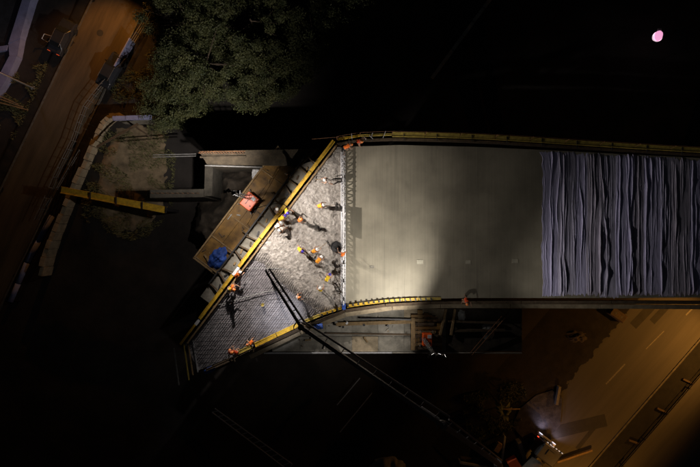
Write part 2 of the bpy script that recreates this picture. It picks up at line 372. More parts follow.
# ------------------------------------------------------------------ curing blankets
def top_y(px):
    for (a, b), (c, d) in zip(top_edge, top_edge[1:]):
        if a <= px <= c: return b + (d - b) * (px - a) / (c - a)
    return 160
x_edges = [543.5, 559, 573, 588, 601, 617, 631, 645, 660, 673, 688, 702, 716]
blank_words = ['with its bunched edge facing the bare slab', 'second from the bare slab', 'third from the bare slab', 'fourth from the bare slab', 'fifth from the bare slab', 'sixth from the bare slab', 'seventh from the bare slab', 'eighth from the bare slab', 'ninth from the bare slab', 'tenth from the bare slab', 'eleventh from the bare slab', 'farthest from the bare slab']
for i in range(12):
    x0, x1 = P(x_edges[i] - 1.5, 0).x, P(x_edges[i + 1] + 2.5, 0).x
    yt = P(0, top_y((x_edges[i] + x_edges[i + 1]) / 2) + random.uniform(0.5, 3.0)).y; yb = P(0, 297.0 + random.uniform(-3, 0.5)).y
    W = x1 - x0; nu, nv = 84, 90
    rid = []
    for k in range(random.randint(3, 5)):
        rid.append((random.uniform(0.03, 0.97), random.uniform(0.014, 0.030), random.uniform(0.09, 0.22), random.uniform(0, 100), random.uniform(0.05, 0.26), random.uniform(-.4, .7), random.uniform(.5, 1.8)))
    for k in range(26):
        rid.append((random.random(), random.uniform(0.009, 0.016), random.uniform(0.03, 0.09), random.uniform(0, 100), random.uniform(0.04, 0.22), random.uniform(-.3, 1.1), random.uniform(.2, .8)))
    b = MB(); ph = random.uniform(0, 100)
    for j in range(nv + 1):
        v = j / nv
        pinch = 0.10 * math.exp(-v / 0.05) + 0.05 * math.exp(-(1 - v) / 0.05)
        for k in range(nu + 1):
            u = k / nu
            lat = 0.12 * noise.noise(Vector((v * 3 + ph, i * 3.1, 0))) + 0.015 * noise.noise(Vector((v * 14 + ph, i * 3.1, 5)))
            if i == 0 and u < 0.6: lat += (0.6 - u) * (0.55 * noise.noise(Vector((v * 5, 2, 2))) + 0.3 * noise.noise(Vector((v * 16, 7, 2)))) - 0.35 * (0.6 - u) * math.exp(-v / .05);
            if i == 0 and u < 0.5: lat += (0.5 - u) * 0.5 * (math.exp(-v / 0.03) * -0.5 + 0.5 * (0.15 if v < .6 else -0.1 * (v - .6)))
            x = x0 + W * (u + (0.5 - u) * pinch * 0.5) + lat
            y = yt + (yb - yt) * v + (0.28 * noise.noise(Vector((u * 7 + ph, 1, 1))) + 0.12 * noise.noise(Vector((u * 22 + ph, 3, 1)))) * max(0, 1 - min(j, nv - j) / 5)
            h = 0.02 + 0.03 * (i % 2)
            for (c, w, a, s, wander, va, vl) in rid:
                cc = c + wander * noise.noise(Vector((v * 2.2 + s, 0, 0))) + 0.12 * wander * noise.noise(Vector((v * 9 + s, 4, 0)))
                env = min(1, max(0, (v - va) * 6)) * min(1, max(0, (va + vl - v) * 6)) if vl < 1.2 else 1
                a2 = a * (0.45 + 0.75 * abs(noise.noise(Vector((v * 4 + s, 9, 0)))) * 1.6)
                d = abs(u - cc) / w
                if d < 3: h += env * a2 * math.exp(-d * d)
            h += 0.012 * noise.noise(Vector((x * 5, y * 1.2, ph)))
            e = min(u, 1 - u) * nu; ev = min(v, 1 - v) * nv
            h *= min(1, 0.35 + e * 0.4) * min(1, 0.3 + ev * 0.35)
            b.v.append((x, y, DZ + max(0.006, h)))
    b.f = [(j * (nu + 1) + k, (j + 1) * (nu + 1) + k, (j + 1) * (nu + 1) + k + 1, j * (nu + 1) + k + 1) for j in range(nv) for k in range(nu)]
    o = b.build('curing_blanket', (M_blank, M_blank2, M_blank3)[(0, 1, 0, 2, 1, 0, 2, 0, 1, 2, 0, 1)[i]], None, True)
    tag(o, 'wrinkled pale violet curing blanket across the deck, ' + blank_words[i], 'blanket', 'curing blankets covering the slab')

# ------------------------------------------------------------------ fresh concrete
fresh_px = [(339, 147), (342, 147), (342, 306), (322, 313), (303, 301), (287, 288), (272, 274), (262, 262), (247, 259), (262, 240), (290, 206), (318, 168)]
fp = pxpoly(fresh_px, DZ)
def edge_d(x, y, edges):
    return min(seg_dist(Vector((x, y)), Vector(fp[i]), Vector(fp[(i + 1) % len(fp)])) for i in edges)
X = np.arange(min(p[0] for p in fp), max(p[0] for p in fp), 0.07); Y = np.arange(min(p[1] for p in fp), max(p[1] for p in fp), 0.07)
b = MB(); idx = {}
def fvid(i, j):
    if (i, j) not in idx:
        x, y = X[i], Y[j]; idx[i, j] = len(b.v)
        d = edge_d(x, y, (3, 4, 5, 6, 7)); k = min(1, d / 1.3)
        q = Vector((x, y, 0))
        h = -0.22 + 0.20 * k ** 0.6
        h += 0.5 * (0.25 + 0.75 * k) * (0.12 * noise.fractal(q * 0.9, 1, 2, 3) + 0.10 * (noise.turbulence(q * 2.4, 3, False) - .4) + 0.06 * noise.noise(q * 6) + 0.03 * noise.noise(q * 13))
        dr = min(1, (P(342, 0).x - x) / 0.5)
        h = h * dr + (1 - dr) * -0.01
        b.v.append((x, y, DZ + h))
    return idx[i, j]
for i in range(len(X) - 1):
    for j in range(len(Y) - 1):
        cx, cy = X[i] + .035, Y[j] + .035; q = Vector((cx, cy, 2)) * 1.1
        if inside(fp, cx + 0.35 * noise.noise(q), cy + 0.35 * noise.noise(q + Vector((5, 5, 5)))): b.f.append((fvid(i, j), fvid(i + 1, j), fvid(i + 1, j + 1), fvid(i, j + 1)))
o = b.build('fresh_concrete', M_fresh, None, True)
tag(o, 'lumpy wet fresh concrete poured beside the screed', 'concrete', kind='stuff')

# ------------------------------------------------------------------ reinforcement mat
reb_px = [(332, 150), (188, 345), (201, 366), (232, 354), (275, 333), (300, 321), (338, 306), (338, 300), (305, 285), (290, 262), (300, 220), (325, 180)]
rp = pxpoly(reb_px, DZ)
mat_root = empty('rebar_mat', P(250, 310, DZ - 0.26), label='dense grid of steel reinforcing bars waiting for concrete at the deck corner', cat='rebar')
def clip_line(p, d, poly):
    ts = []
    for i in range(len(poly)):
        a = Vector(poly[i]); e = Vector(poly[(i + 1) % len(poly)]) - a
        den = d.x * e.y - d.y * e.x
        if abs(den) < 1e-9: continue
        t = ((a.x - p.x) * e.y - (a.y - p.y) * e.x) / den; s = ((a.x - p.x) * d.y - (a.y - p.y) * d.x) / den
        if 0 <= s < 1: ts.append(t)
    ts.sort(); return [(ts[i], ts[i + 1]) for i in range(0, len(ts) - 1, 2)]
base_bar = LB().tube((0, 0, 0), (0, 1, 0), 1.0, 5).build('reinforcing_bar', M_rebar).data
bpy.data.objects.remove(bpy.data.objects['reinforcing_bar'])
def lay(d, sp, z, r):
    d = d.normalized(); n = Vector((-d.y, d.x)); c = Vector(P(260, 270).to_2d())
    for k in range(-60, 60):
        p = c + n * (k * sp + random.uniform(-.02, .02))
        dd = Matrix.Rotation(random.uniform(-0.006, 0.006), 2) @ d
        for (a, b_) in clip_line(p, dd, rp):
            if b_ - a < 0.4: continue
            o = bpy.data.objects.new('reinforcing_bar', base_bar); col.objects.link(o); o.parent = mat_root
            q = p + dd * (a + random.uniform(-.15, .1)); o.location = Vector((q.x, q.y, z)) - mat_root.location
            o.rotation_euler = (0, 0, math.atan2(dd.y, dd.x) - math.pi / 2); o.scale = (r, b_ - a, r)
dl = (P(182, 345) - P(335, 142)).to_2d()
lay(dl, 0.20, DZ - 0.09, 0.021)
lay(Vector((1, 0.03)), 0.42, DZ - 0.13, 0.011)

# ------------------------------------------------------------------ edge formwork, left side
Apx, Bpx = Vector((335, 142)), Vector((182, 345)); uL = (Bpx - Apx).normalized(); oL = Vector((-0.798, -0.603))
def Lp(t, off, z=DZ):
    q = Apx + uL * t + oL * off; return P(q.x, q.y, DZ) * 1.0 + Vector((0, 0, z - DZ))
def ibeam(p, q, w=0.32, h=0.2, bl=None):
    b = bl or MB(); p = Vector(p); q = Vector(q); d = (q - p).normalized(); x = d.cross(Vector((0, 0, 1))).normalized()
    for s in (-1, 1): b.bar(p + x * s * (w / 2 - 0.03), q + x * s * (w / 2 - 0.03), 0.06, h)
    b.bar(p + Vector((0, 0, h * .12)), q + Vector((0, 0, h * .12)), w - 0.12, h * 0.35)
    return b
fw = empty('edge_formwork', Lp(120, 2, DZ - 0.42), label='yellow edge formwork along the slanted side of the pour', cat='formwork')
for (a, b_) in [(0, 38), (38.8, 80), (81, 121), (122, 157), (168, 184), (184.8, 222)]:
    ibeam(Lp(a, 1.5, DZ + 0.16), Lp(b_, 1.5, DZ + 0.16), 0.34).build('yellow_beam', M_yel, fw)
ibeam(Lp(230, 1.5, DZ + 0.16), Lp(254, 1.5, DZ + 0.16), 0.22).build('yellow_beam', M_yel, fw)
MB().bar(Lp(157.5, 1.2, DZ + 0.14), Lp(167.4, 1.2, DZ + 0.14), 0.3, 0.05).build('grey_board', M_white, fw)
MB().bar(Lp(222.6, 1.2, DZ + 0.14), Lp(229.5, 1.2, DZ + 0.14), 0.3, 0.05).build('grey_board', M_white, fw)
for k in range(8):
    a = 2 + k * 31; MB().bar(Lp(a, -3.2, DZ + 0.0), Lp(a + 30.5, -3.2, DZ + 0.0), 0.16, 0.22).build('stop_end_board', M_wood, fw)
for k in range(20):
    a = 4 + k * 12.6; MB().bar(Lp(a, 2.2, DZ - 0.1), Lp(a, -3.4, DZ - 0.06), 0.07, 0.07).build('tie_rod', M_steel, fw)
for k in range(8):
    a = 2 + k * 31; MB().bar(Lp(a, 1.5, DZ - 0.17), Lp(a + 30.6, 1.5, DZ - 0.17), 0.26, 0.44).build('side_panel', M_woodd, fw)
ledge = empty('wing_ledge', Lp(110, 9, 0), label='concrete ledge with timber braces between yellow beams and brown platform', cat='ledge')
MB().prism([Lp(22, 3.6).to_2d(), Lp(206, 3.6).to_2d(), Lp(206, 15.5).to_2d(), Lp(40, 15.5).to_2d()], DZ - 1.6, DZ - 0.55).build('ledge_slab', M_concd, ledge)
for k in range(13):
    a = 30 + k * 13.4 + random.uniform(-2, 2)
    MB().bar(Lp(a, 3.4, DZ - 0.20), Lp(a + random.uniform(-5, 5), 15, DZ - 0.42), 0.14, 0.14).build('timber_brace', M_woodd, ledge)
for k in range(12):
    a = 36 + k * 13.4 + random.uniform(-2, 2); off = random.uniform(6, 12)
    MB().bar(Lp(a, off, DZ - 0.5), Lp(a + random.uniform(3, 8), off + random.uniform(-3, 3), DZ - 0.5), 0.16, 0.08, ).build('timber_offcut', random.choice([M_woodd, M_wood, M_steel]), ledge)
MB().bar(Lp(30, 15.9, DZ - 0.35), Lp(190, 15.9, DZ - 0.35), 0.14, 0.3).build('edge_rail', M_steel, ledge)
for k in range(6):                                                    # walkway bearers crossing to the platform
    MB().bar(Lp(55 + k * 24, 14, DZ - 0.3), Lp(55 + k * 24, 22, DZ - 0.32), 0.12, 0.10).build('cross_bearer', M_woodd, ledge)
for k in range(3):
    q = Lp(60 + 60 * k, 9.5, 0); MB().box((q.x, q.y, (DZ - 1.6) / 2 - 0.6), (1.0, 1.0, DZ - 1.6 + 1.2), math.radians(36)).build('wall_pier', M_concd, ledge)

# brown plywood platform
plat = empty('work_platform', Lp(110, 30, DZ - 1.0), label='brown plywood work platform carrying a light tower and blue tarpaulin', cat='platform')
PZ = DZ - 0.72
cuts = [38, 66, 95, 122, 150, 177]
for a, b_ in zip(cuts, cuts[1:]):
    for (o0, o1) in ((17.2, 30), (30.3, 43.2)):
        MB().prism([Lp(a + .4, o0).to_2d(), Lp(b_ - .1, o0).to_2d(), Lp(b_ - .1, o1).to_2d(), Lp(a + .4, o1).to_2d()], PZ - 0.05, PZ + random.uniform(0, .015)).build('plywood_panel', M_ply, plat)
for a in cuts: MB().bar(Lp(a + .1, 17, PZ + 0.05), Lp(a + .1, 43.3, PZ + 0.05), 0.10, 0.06).build('batten', M_wood, plat)
MB().bar(Lp(37, 44.2, PZ + 0.02), Lp(179, 44.2, PZ + 0.02), 0.16, 0.24).build('edge_beam', M_wood, plat)
MB().bar(Lp(179, 17, PZ + 0.02), Lp(179, 45, PZ + 0.02), 0.16, 0.24).build('edge_beam', M_wood, plat)
MB().bar(Lp(55, 30.1, PZ + .05), Lp(120, 22, PZ + .05), 0.08, 0.06).build('batten', M_ply, plat)
for a in (45, 90, 135, 172):
    for of in (20, 41):
        q = Lp(a, of, 0); MB().tube((q.x, q.y, -1.5), (q.x, q.y, PZ - 0.06), 0.09, 8).build('prop', M_rust, plat)
for of in (22, 38): MB().bar(Lp(38, of, PZ - 0.17), Lp(178, of, PZ - 0.17), 0.15, 0.22).build('joist', M_woodd, plat)

def crumple(name, c, rx, ry, h, m, label, cat, seed=0, n=26, rz=0.0):
    b = MB()
    for j in range(n + 1):
        for i in range(n + 1):
            u, v = i / n * 2 - 1, j / n * 2 - 1
            r = math.hypot(u, v) / max(1e-6, max(abs(u), abs(v))) if (u or v) else 1
            uu, vv = u / r if r else 0, v / r if r else 0
            d = math.hypot(uu, vv); q = Vector((u * 2.2, v * 2.2, seed))
            rad = 1 + 0.28 * noise.noise(q * 0.9)
            z = h * (max(0, 1 - d ** 2.2)) * (0.75 + 0.5 * noise.noise(q)) + 0.35 * h * (1 - d) * noise.turbulence(q * 2, 3, False) + 0.012
            x, y = uu * rx * rad, vv * ry * rad
            b.v.append((c[0] + x * math.cos(rz) - y * math.sin(rz), c[1] + x * math.sin(rz) + y * math.cos(rz), c[2] + max(0.01, z)))
    b.f = [(j * (n + 1) + i, j * (n + 1) + i + 1, (j + 1) * (n + 1) + i + 1, (j + 1) * (n + 1) + i) for j in range(n) for i in range(n)]
    o = b.build(name, m, None, True); return tag(o, label, cat)
q = Lp(165, 25); crumple('tarpaulin', (q.x, q.y, PZ + 0.02), 1.15, 0.85, 0.55, M_blue, 'crumpled blue tarpaulin heaped at the foot of the brown platform', 'tarpaulin', 3, rz=0.8)
for k, (a, of, l) in enumerate([(172, 33, 7), (170, 38, 9)]):
    o = MB().bar(Lp(a, of, PZ + 0.10), Lp(a + l * .3, of - l, PZ + 0.12), 0.16, 0.10).build('loose_plank', M_wood); tag(o, ['short loose plank beside the blue tarpaulin', 'longer loose plank near the platform corner by the tarpaulin'][k], 'plank')

# ------------------------------------------------------------------ abutment and pit left of the platform
ab = empty('abutment', P(255, 158, 0), label='tan concrete abutment wall with rusty starter bars', cat='wall')
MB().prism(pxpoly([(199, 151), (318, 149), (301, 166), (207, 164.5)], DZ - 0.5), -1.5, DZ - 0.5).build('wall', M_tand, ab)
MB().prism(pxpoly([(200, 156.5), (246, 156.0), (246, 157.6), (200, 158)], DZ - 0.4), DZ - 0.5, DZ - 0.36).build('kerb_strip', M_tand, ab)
for k in range(17):
    q = P(201 + k * 2.7, 153.5, DZ - 0.5); MB().tube(q, q + Vector((random.uniform(-.05, .05), random.uniform(-.03, .05), random.uniform(0.5, 0.75))), 0.035, 5).build('starter_bar', M_rust, ab)
MB().bar(P(200, 151.6, DZ - 0.1), P(245, 151.2, DZ - 0.1), 0.06, 0.06).build('tie_bar', M_rust, ab)
MB().bar(P(205, 165.6, DZ - 0.4), P(262, 167.4, DZ - 0.45), 0.12, 0.10).build('edge_pipe', M_fence, ab)
pit = empty('pit_wall', P(185, 178, 0), label='dark L shaped concrete pit wall below the brown platform', cat='wall')
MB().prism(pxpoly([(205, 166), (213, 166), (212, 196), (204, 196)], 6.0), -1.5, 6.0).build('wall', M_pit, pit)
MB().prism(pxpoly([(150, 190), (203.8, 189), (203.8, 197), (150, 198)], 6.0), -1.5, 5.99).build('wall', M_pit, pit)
for k in range(10):
    q = P(154 + k * 5, 193.5, 6.0); MB().tube(q - Vector((0, 0, .2)), q + Vector((0, 0, 0.7)), 0.03, 5).build('starter_bar', M_rust, pit)
for k in range(2):
    MB().bar(P(153, 155 + k * 2.2, 6.3), P(196, 154 + k * 2.0, 6.3), 0.07, 0.07).build('stacked_bar', M_fence, pit)
for k, (a, b_, z, w, m_) in enumerate([((252, 168), (258, 181), DZ - 0.9, .22, M_galv), ((240, 190), (247, 184), DZ - 2.5, .3, M_greyp), ((236, 201), (244, 196), DZ - 2.5, .2, M_greyp)]):
    pass
q = P(256, 173, 1); crumple('plastic_sheet', (P(256, 174, 5.2).x, P(256, 174, 5.2).y, 5.2), 0.45, 0.8, 0.3, M_white, 'scrap of pale plastic sheet beside the abutment wall', 'sheet', 8, 14)
fb_poly = pxpoly([(214, 168), (262, 168), (228, 222), (205, 250), (178, 236), (188, 200), (214, 199)], 5.0)
def fill_h(x, y):
    q_ = Vector((x, y, 4)); return 4.9 + 0.5 * noise.fractal(q_ * 0.5, 1, 2, 4) + 0.3 * noise.turbulence(q_ * 1.6, 3, False) - 0.35 * max(0, P(225, 0, 5).x - x)
_gh = ground_h; ground_h = fill_h
sheet_on(fb_poly, 0.0, 0.22, 'fill_bank', M_spoil_panel, 0.9, drop=1.6)
ground_h = _gh

# ------------------------------------------------------------------ lower edge formwork and lower platform
lw = empty('edge_formwork', P(330, 312, DZ - 0.42), label='yellow edge formwork along the curved side of the deck', cat='formwork')
lpath = [(205, 369), (232, 356.5), (248, 348.5)], 
for (a, b_, w, m_) in [((206, 370), (233, 358), .22, M_woodd), ((236, 353.5), (252, 346.2), .35, M_yeld), ((255, 345), (276, 335), .42, M_yel), ((276.8, 334.6), (298, 324.6), .42, M_yel), ((303, 322), (320, 315), .28, M_yeld), ((320.5, 314.6), (343, 307.5), .22, M_yel), ((347, 306.2), (364, 303.6), .26, M_yel), ((364.5, 303.5), (383, 301.2), .26, M_yel), ((383.5, 301.1), (402, 299.7), .26, M_yel), ((402.5, 299.6), (418, 299.0), .26, M_yel), ((418.5, 299), (441, 298.6), .24, M_yeld)]:
    ibeam(P(*a, DZ + 0.14), P(*b_, DZ + 0.14), w, 0.18).build('yellow_beam', m_, lw)
for k in range(22):
    x = 322 + k * 5.2; y = 316 - (x - 320) * 0.34 if x < 345 else 306.5 - 7.6 * (1 - math.exp(-(x - 345) / 32))
    MB().box(P(x, y - 0.2, DZ + 0.26), (0.14, 0.28, 0.07), 0.2).build('clamp', M_steel, lw)
for a, b_ in [((207, 373), (250, 352)), ((250.5, 351.6), (300, 328.5)), ((300.5, 328.2), (345, 310.6)), ((345.5, 310.4), (385, 305)), ((385.5, 305), (430, 302.6)), ((430.5, 302.6), (520, 302)), ((520.5, 302), (610, 302)), ((610.5, 302), (700, 302.4)), ((700.5, 302.4), (780, 303))]:
    MB().bar(P(*a, DZ - 0.35), P(*b_, DZ - 0.35), 0.30, 0.5).build('side_panel', M_woodd, lw)
for a, b_ in [((250, 357), (300, 333)), ((300.5, 332.6), (345, 315)), ((345.5, 314.6), (392, 308)), ((392.5, 308), (440, 306)), ((440.5, 306), (510, 306)), ((510.5, 306), (600, 306.4)), ((600.5, 306.4), (690, 307)), ((690.5, 307), (770, 307.5))]:
    MB().bar(P(*a, DZ - 0.55), P(*b_, DZ - 0.55), 0.42, 0.12).build('walkway_board', M_tan, lw)

LZ = DZ - 1.3
low = empty('lower_platform', P(400, 335, 0), label='grey lower ledge of concrete panels below the curved deck edge', cat='platform')
xs_ = [272, 300, 326, 352, 378, 404, 446, 472, 500, 522]
for a, b_ in zip(xs_, xs_[1:]):
    for (y0, y1) in ((309, 322.5), (323, 336), (336.5, 351.5)):
        ya = max(y0, 356 - (a - 255) * 0.46) if a < 345 else y0; yb = max(y0, 356 - (b_ - 255) * 0.46) if b_ < 350 else y0
        if min(ya, yb) >= y1: continue
        ya = min(ya, y1 - .2)
        MB().prism(pxpoly([(a + .1, ya), (b_ - .1, yb), (b_ - .1, y1), (a + .1, y1)], LZ), LZ - 0.25, LZ + random.uniform(-.012, .012)).build('concrete_panel', M_spoil_panel if a >= 446 else ([M_conc, M_concd, M_tan, M_wood][random.choice((0, 1, 1, 1, 2))]), low)  # panels past the cribbing take the dark spoil colour for the unlit end
MB().bar(P(336, 324, LZ + 0.18), P(412, 321.5, LZ + 0.18), 0.35, 0.3).build('timber_beam', M_wood, low)
MB().bar(P(326, 333, LZ + 0.1), P(410, 334.5, LZ + 0.1), 0.16, 0.18).build('timber_beam', M_woodd, low)
MB().bar(P(360, 318.5, LZ + 0.3), P(412, 319.6, LZ + 0.3), 0.14, 0.2).build('steel_beam', M_steel, low)
MB().bar(P(264, 353, LZ + 0.08), P(392, 352.6, LZ + 0.08), 0.12, 0.18).build('edge_rail', M_galv, low)
MB().bar(P(392.4, 352.6, LZ + 0.06), P(522, 353, LZ + 0.06), 0.10, 0.16).build('edge_rail', M_conc, low)
MB().box((*P(395, 338, LZ).to_2d(), LZ - 0.8), (21, 2.0, 1.08)).build('girder', M_concd, low)
for px in (300, 395, 490):
    q = P(px, 338, LZ); MB().tube((q.x, q.y, -2.5), (q.x, q.y, LZ - 1.35), 0.5, 16).build('column', M_concd, low, True)
for (px, py) in [(364, 325), (388, 326), (343, 327)]:
    MB().box(P(px, py, LZ + 0.35), (0.22, 0.22, 0.04)).build('plate', M_steel, low)

# timber pallets under the right light tower
pal = empty('timber_crib', P(425, 335, LZ), label='stepped brown timber cribbing under the light tower on the lower ledge', cat='timber stack')
cz = LZ + 0.016
for k in range(5): MB().bar(P(413.6 + k * 6.4, 310 + [12, 0, 3, 6, 12][k], cz + 0.10), P(413.6 + k * 6.4, 350, cz + 0.10), 0.52, 0.2).build('sleeper', M_ply, pal)
for k in range(9): MB().bar(P(411, 316 + 4.0 * k, cz + 0.26), P(442 - [10, 4, 8, 0, 6, 0, 3, 0, 2][k], 316 + 4.0 * k, cz + 0.26), 0.28, 0.11).build('board', [M_ply, M_wood, M_woodd][k % 3], pal)
MB().bar(P(413, 318, cz + 0.38), P(413, 350, cz + 0.38), 0.4, 0.12).build('board', M_wood, pal)
rail2 = [((409, 312), (441, 312)), ((446, 305), (442, 345))]
for k, (a, b_, z) in enumerate([((446, 309), (440, 335), LZ + 0.3), ((455, 309), (451, 335), LZ + 0.32), ((448, 321), (500, 323), LZ + 0.25), ((450, 331), (505, 330), LZ + .25)]):
    o = MB().bar(P(*a, z), P(*b_, z), 0.22, 0.2).build('scaffold_plank', M_woodd if k > 1 else M_wood)
    tag(o, ['scaffold plank leading from the timber cribbing to the deck edge', 'second scaffold plank beside the cribbing, towards the dark end', 'long dark plank lying along the ledge, nearer the deck', 'long dark plank lying along the ledge, nearer the outer rail'][k], 'plank')
for k, (a, b_) in enumerate([((502, 316), (470, 353)), ((505, 318), (472, 355))]):
    o = MB().tube(P(*a, LZ + 0.9), P(*b_, LZ + 0.2), 0.04, 6).build('leaning_pole', M_rust); tag(o, 'thin rusty pole leaning over the dark end of the lower ledge', 'pole', 'poles leaning over the ledge')
# ------------------------------------------------------------------ far edge formwork and rail along the top
tf = empty('edge_formwork', P(500, 140, DZ - 0.4), label='weathered yellow edge formwork with guard rail along the straight deck side', cat='formwork')
tpts = [(337, 139.5), (360, 135.5), (392, 134.5), (425, 135), (460, 136), (495, 137.5), (530, 139.7), (565, 142), (600, 144.3), (635, 146.5), (670, 148.6), (705, 150.5), (740, 152.3), (780, 154)]
for i, (a, b_) in enumerate(zip(tpts, tpts[1:])):
    ibeam(P(a[0] + .3, a[1], DZ + 0.1), P(b_[0] - .3, b_[1], DZ + 0.1), 0.46 if i > 1 else 0.2, 0.2).build('yellow_beam', M_yeld if i > 0 else M_yel, tf)
    MB().bar(P(a[0], a[1] + 5.2, DZ - 0.2), P(b_[0] - .2, b_[1] + 5.2, DZ - 0.2), 0.24, 0.4).build('side_panel', M_woodd, tf)
    MB().tube(P(*a, DZ + 0.2), P(*a, DZ + 0.2) + Vector((0, 0.1, 1.0)), 0.03, 6).build('guard_post', M_rust, tf)
    MB().tube(P(*a, DZ + 0.2) + Vector((0, 0.1, .98)), P(*b_, DZ + 0.2) + Vector((0, 0.1, .98)), 0.022, 6).build('hand_rail', M_rust, tf)
    MB().bar(P(a[0] + 12, a[1] - 1, DZ + 0.2), P(a[0] + 12, a[1] + 6, DZ + .1), 0.08, 0.08).build('tie_rod', M_steel, tf)
# loose poles standing up at the corner
for k, (a, dx, dy, h) in enumerate([((352, 139), -0.05, 0.3, 1.3), ((371, 138), 0.1, 0.2, 1.5), ((373, 139), -0.4, .1, 1.2), ((383, 138), 0.15, 0.35, 1.6), ((366, 140), -0.2, 0.1, 1.0)]):
    q = P(*a, DZ - 0.05); o = MB().tube(q, q + Vector((dx, dy, h)), 0.03, 6).build('site_pole', M_galv); tag(o, 'thin upright steel pole by the deck corner guard rail', 'pole', 'poles at the deck corner')
o = MB().tube(P(312, 139, DZ + 0.5), P(345, 136.5, DZ + 0.3), 0.03, 6).build('site_pole', M_rust); tag(o, 'thin bar sticking out over the void from the deck corner', 'pole')
# scaffold rails at the slanted tip
for k, (a, b_, m_) in enumerate([((184, 344), (189, 380), M_yeld), ((188, 342), (193, 375), M_wood), ((193, 340), (198, 372), M_galv), ((174, 348), (179, 385), M_greyp)]):
    o = MB().bar(P(*a, DZ - 0.15), P(*b_, DZ - 0.22), 0.1, 0.12).build('form_rail', m_)
    tag(o, ['weathered yellow rail across the pointed tip of the deck', 'bare timber rail across the pointed tip of the deck', 'galvanised rail across the tip nearest the rebar mat', 'grey rail set apart beyond the pointed deck tip'][k], 'rail')

# ------------------------------------------------------------------ truss screed
sc = empty('truss_screed', P(344.5, 228, DZ), label='long silver truss screed spanning the deck between wet and smooth concrete', cat='screed')
ya, yb = P(0, 152).y, P(0, 304).y; xc = P(343.6, 0).x
HT = 0.62
for dx, z, r, m_ in ((-0.17, 0.08, 0.055, M_galv), (0.17, 0.08, 0.05, M_galv), (0.0, HT, 0.065, M_white)):
    MB().tube((xc + dx, ya, DZ + z), (xc + dx, yb, DZ + z), r, 8).build('chord', m_, sc, True)
MB().bar((xc - 0.24, ya, DZ + 0.05), (xc - 0.24, yb, DZ + 0.05), 0.10, 0.06).build('screed_blade', M_white, sc)
n = 26; st = (yb - ya) / n
for k in range(n):
    y0 = ya + st * k; b = MB()
    for dx in (-0.17, 0.17):
        b.tube((xc + dx, y0, DZ + 0.08), (xc, y0 + st / 2, DZ + HT), 0.042, 5); b.tube((xc, y0 + st / 2, DZ + HT), (xc + dx, y0 + st, DZ + 0.08), 0.042, 5)
    b.tube((xc - .17, y0, DZ + 0.08), (xc + .17, y0, DZ + 0.08), 0.02, 5)
    b.build('lattice', M_galv, sc)
for k in range(9):
    yy = P(0, 158 + k * 4.2).y; MB().lathe([(0.05, -.05), (0.10, -.05), (0.10, .05), (0.05, .05)], (xc - 0.02, yy, DZ + HT + .02), 10).build('vibrator_head', M_galv, sc)
MB().box((xc + 0.0, P(0, 219).y, DZ + 0.70), (0.16, 2.6, 0.5)).build('cover_panel', M_white, sc)
for k in range(5):
    yy = P(0, 262 + k * 9).y; MB().box((xc, yy, DZ + HT + .09), (0.16, 0.35, 0.14)).build('bracket', M_white if k % 2 else M_steel, sc)
MB().box((xc + .03, P(0, 306).y, DZ + 0.3), (0.34, 0.62, 0.55)).build('end_drive_box', M_blue, sc, bevel=0.04)
MB().box((xc, P(0, 150).y, DZ + 0.3), (0.30, 0.4, 0.4)).build('end_frame', M_steel, sc)

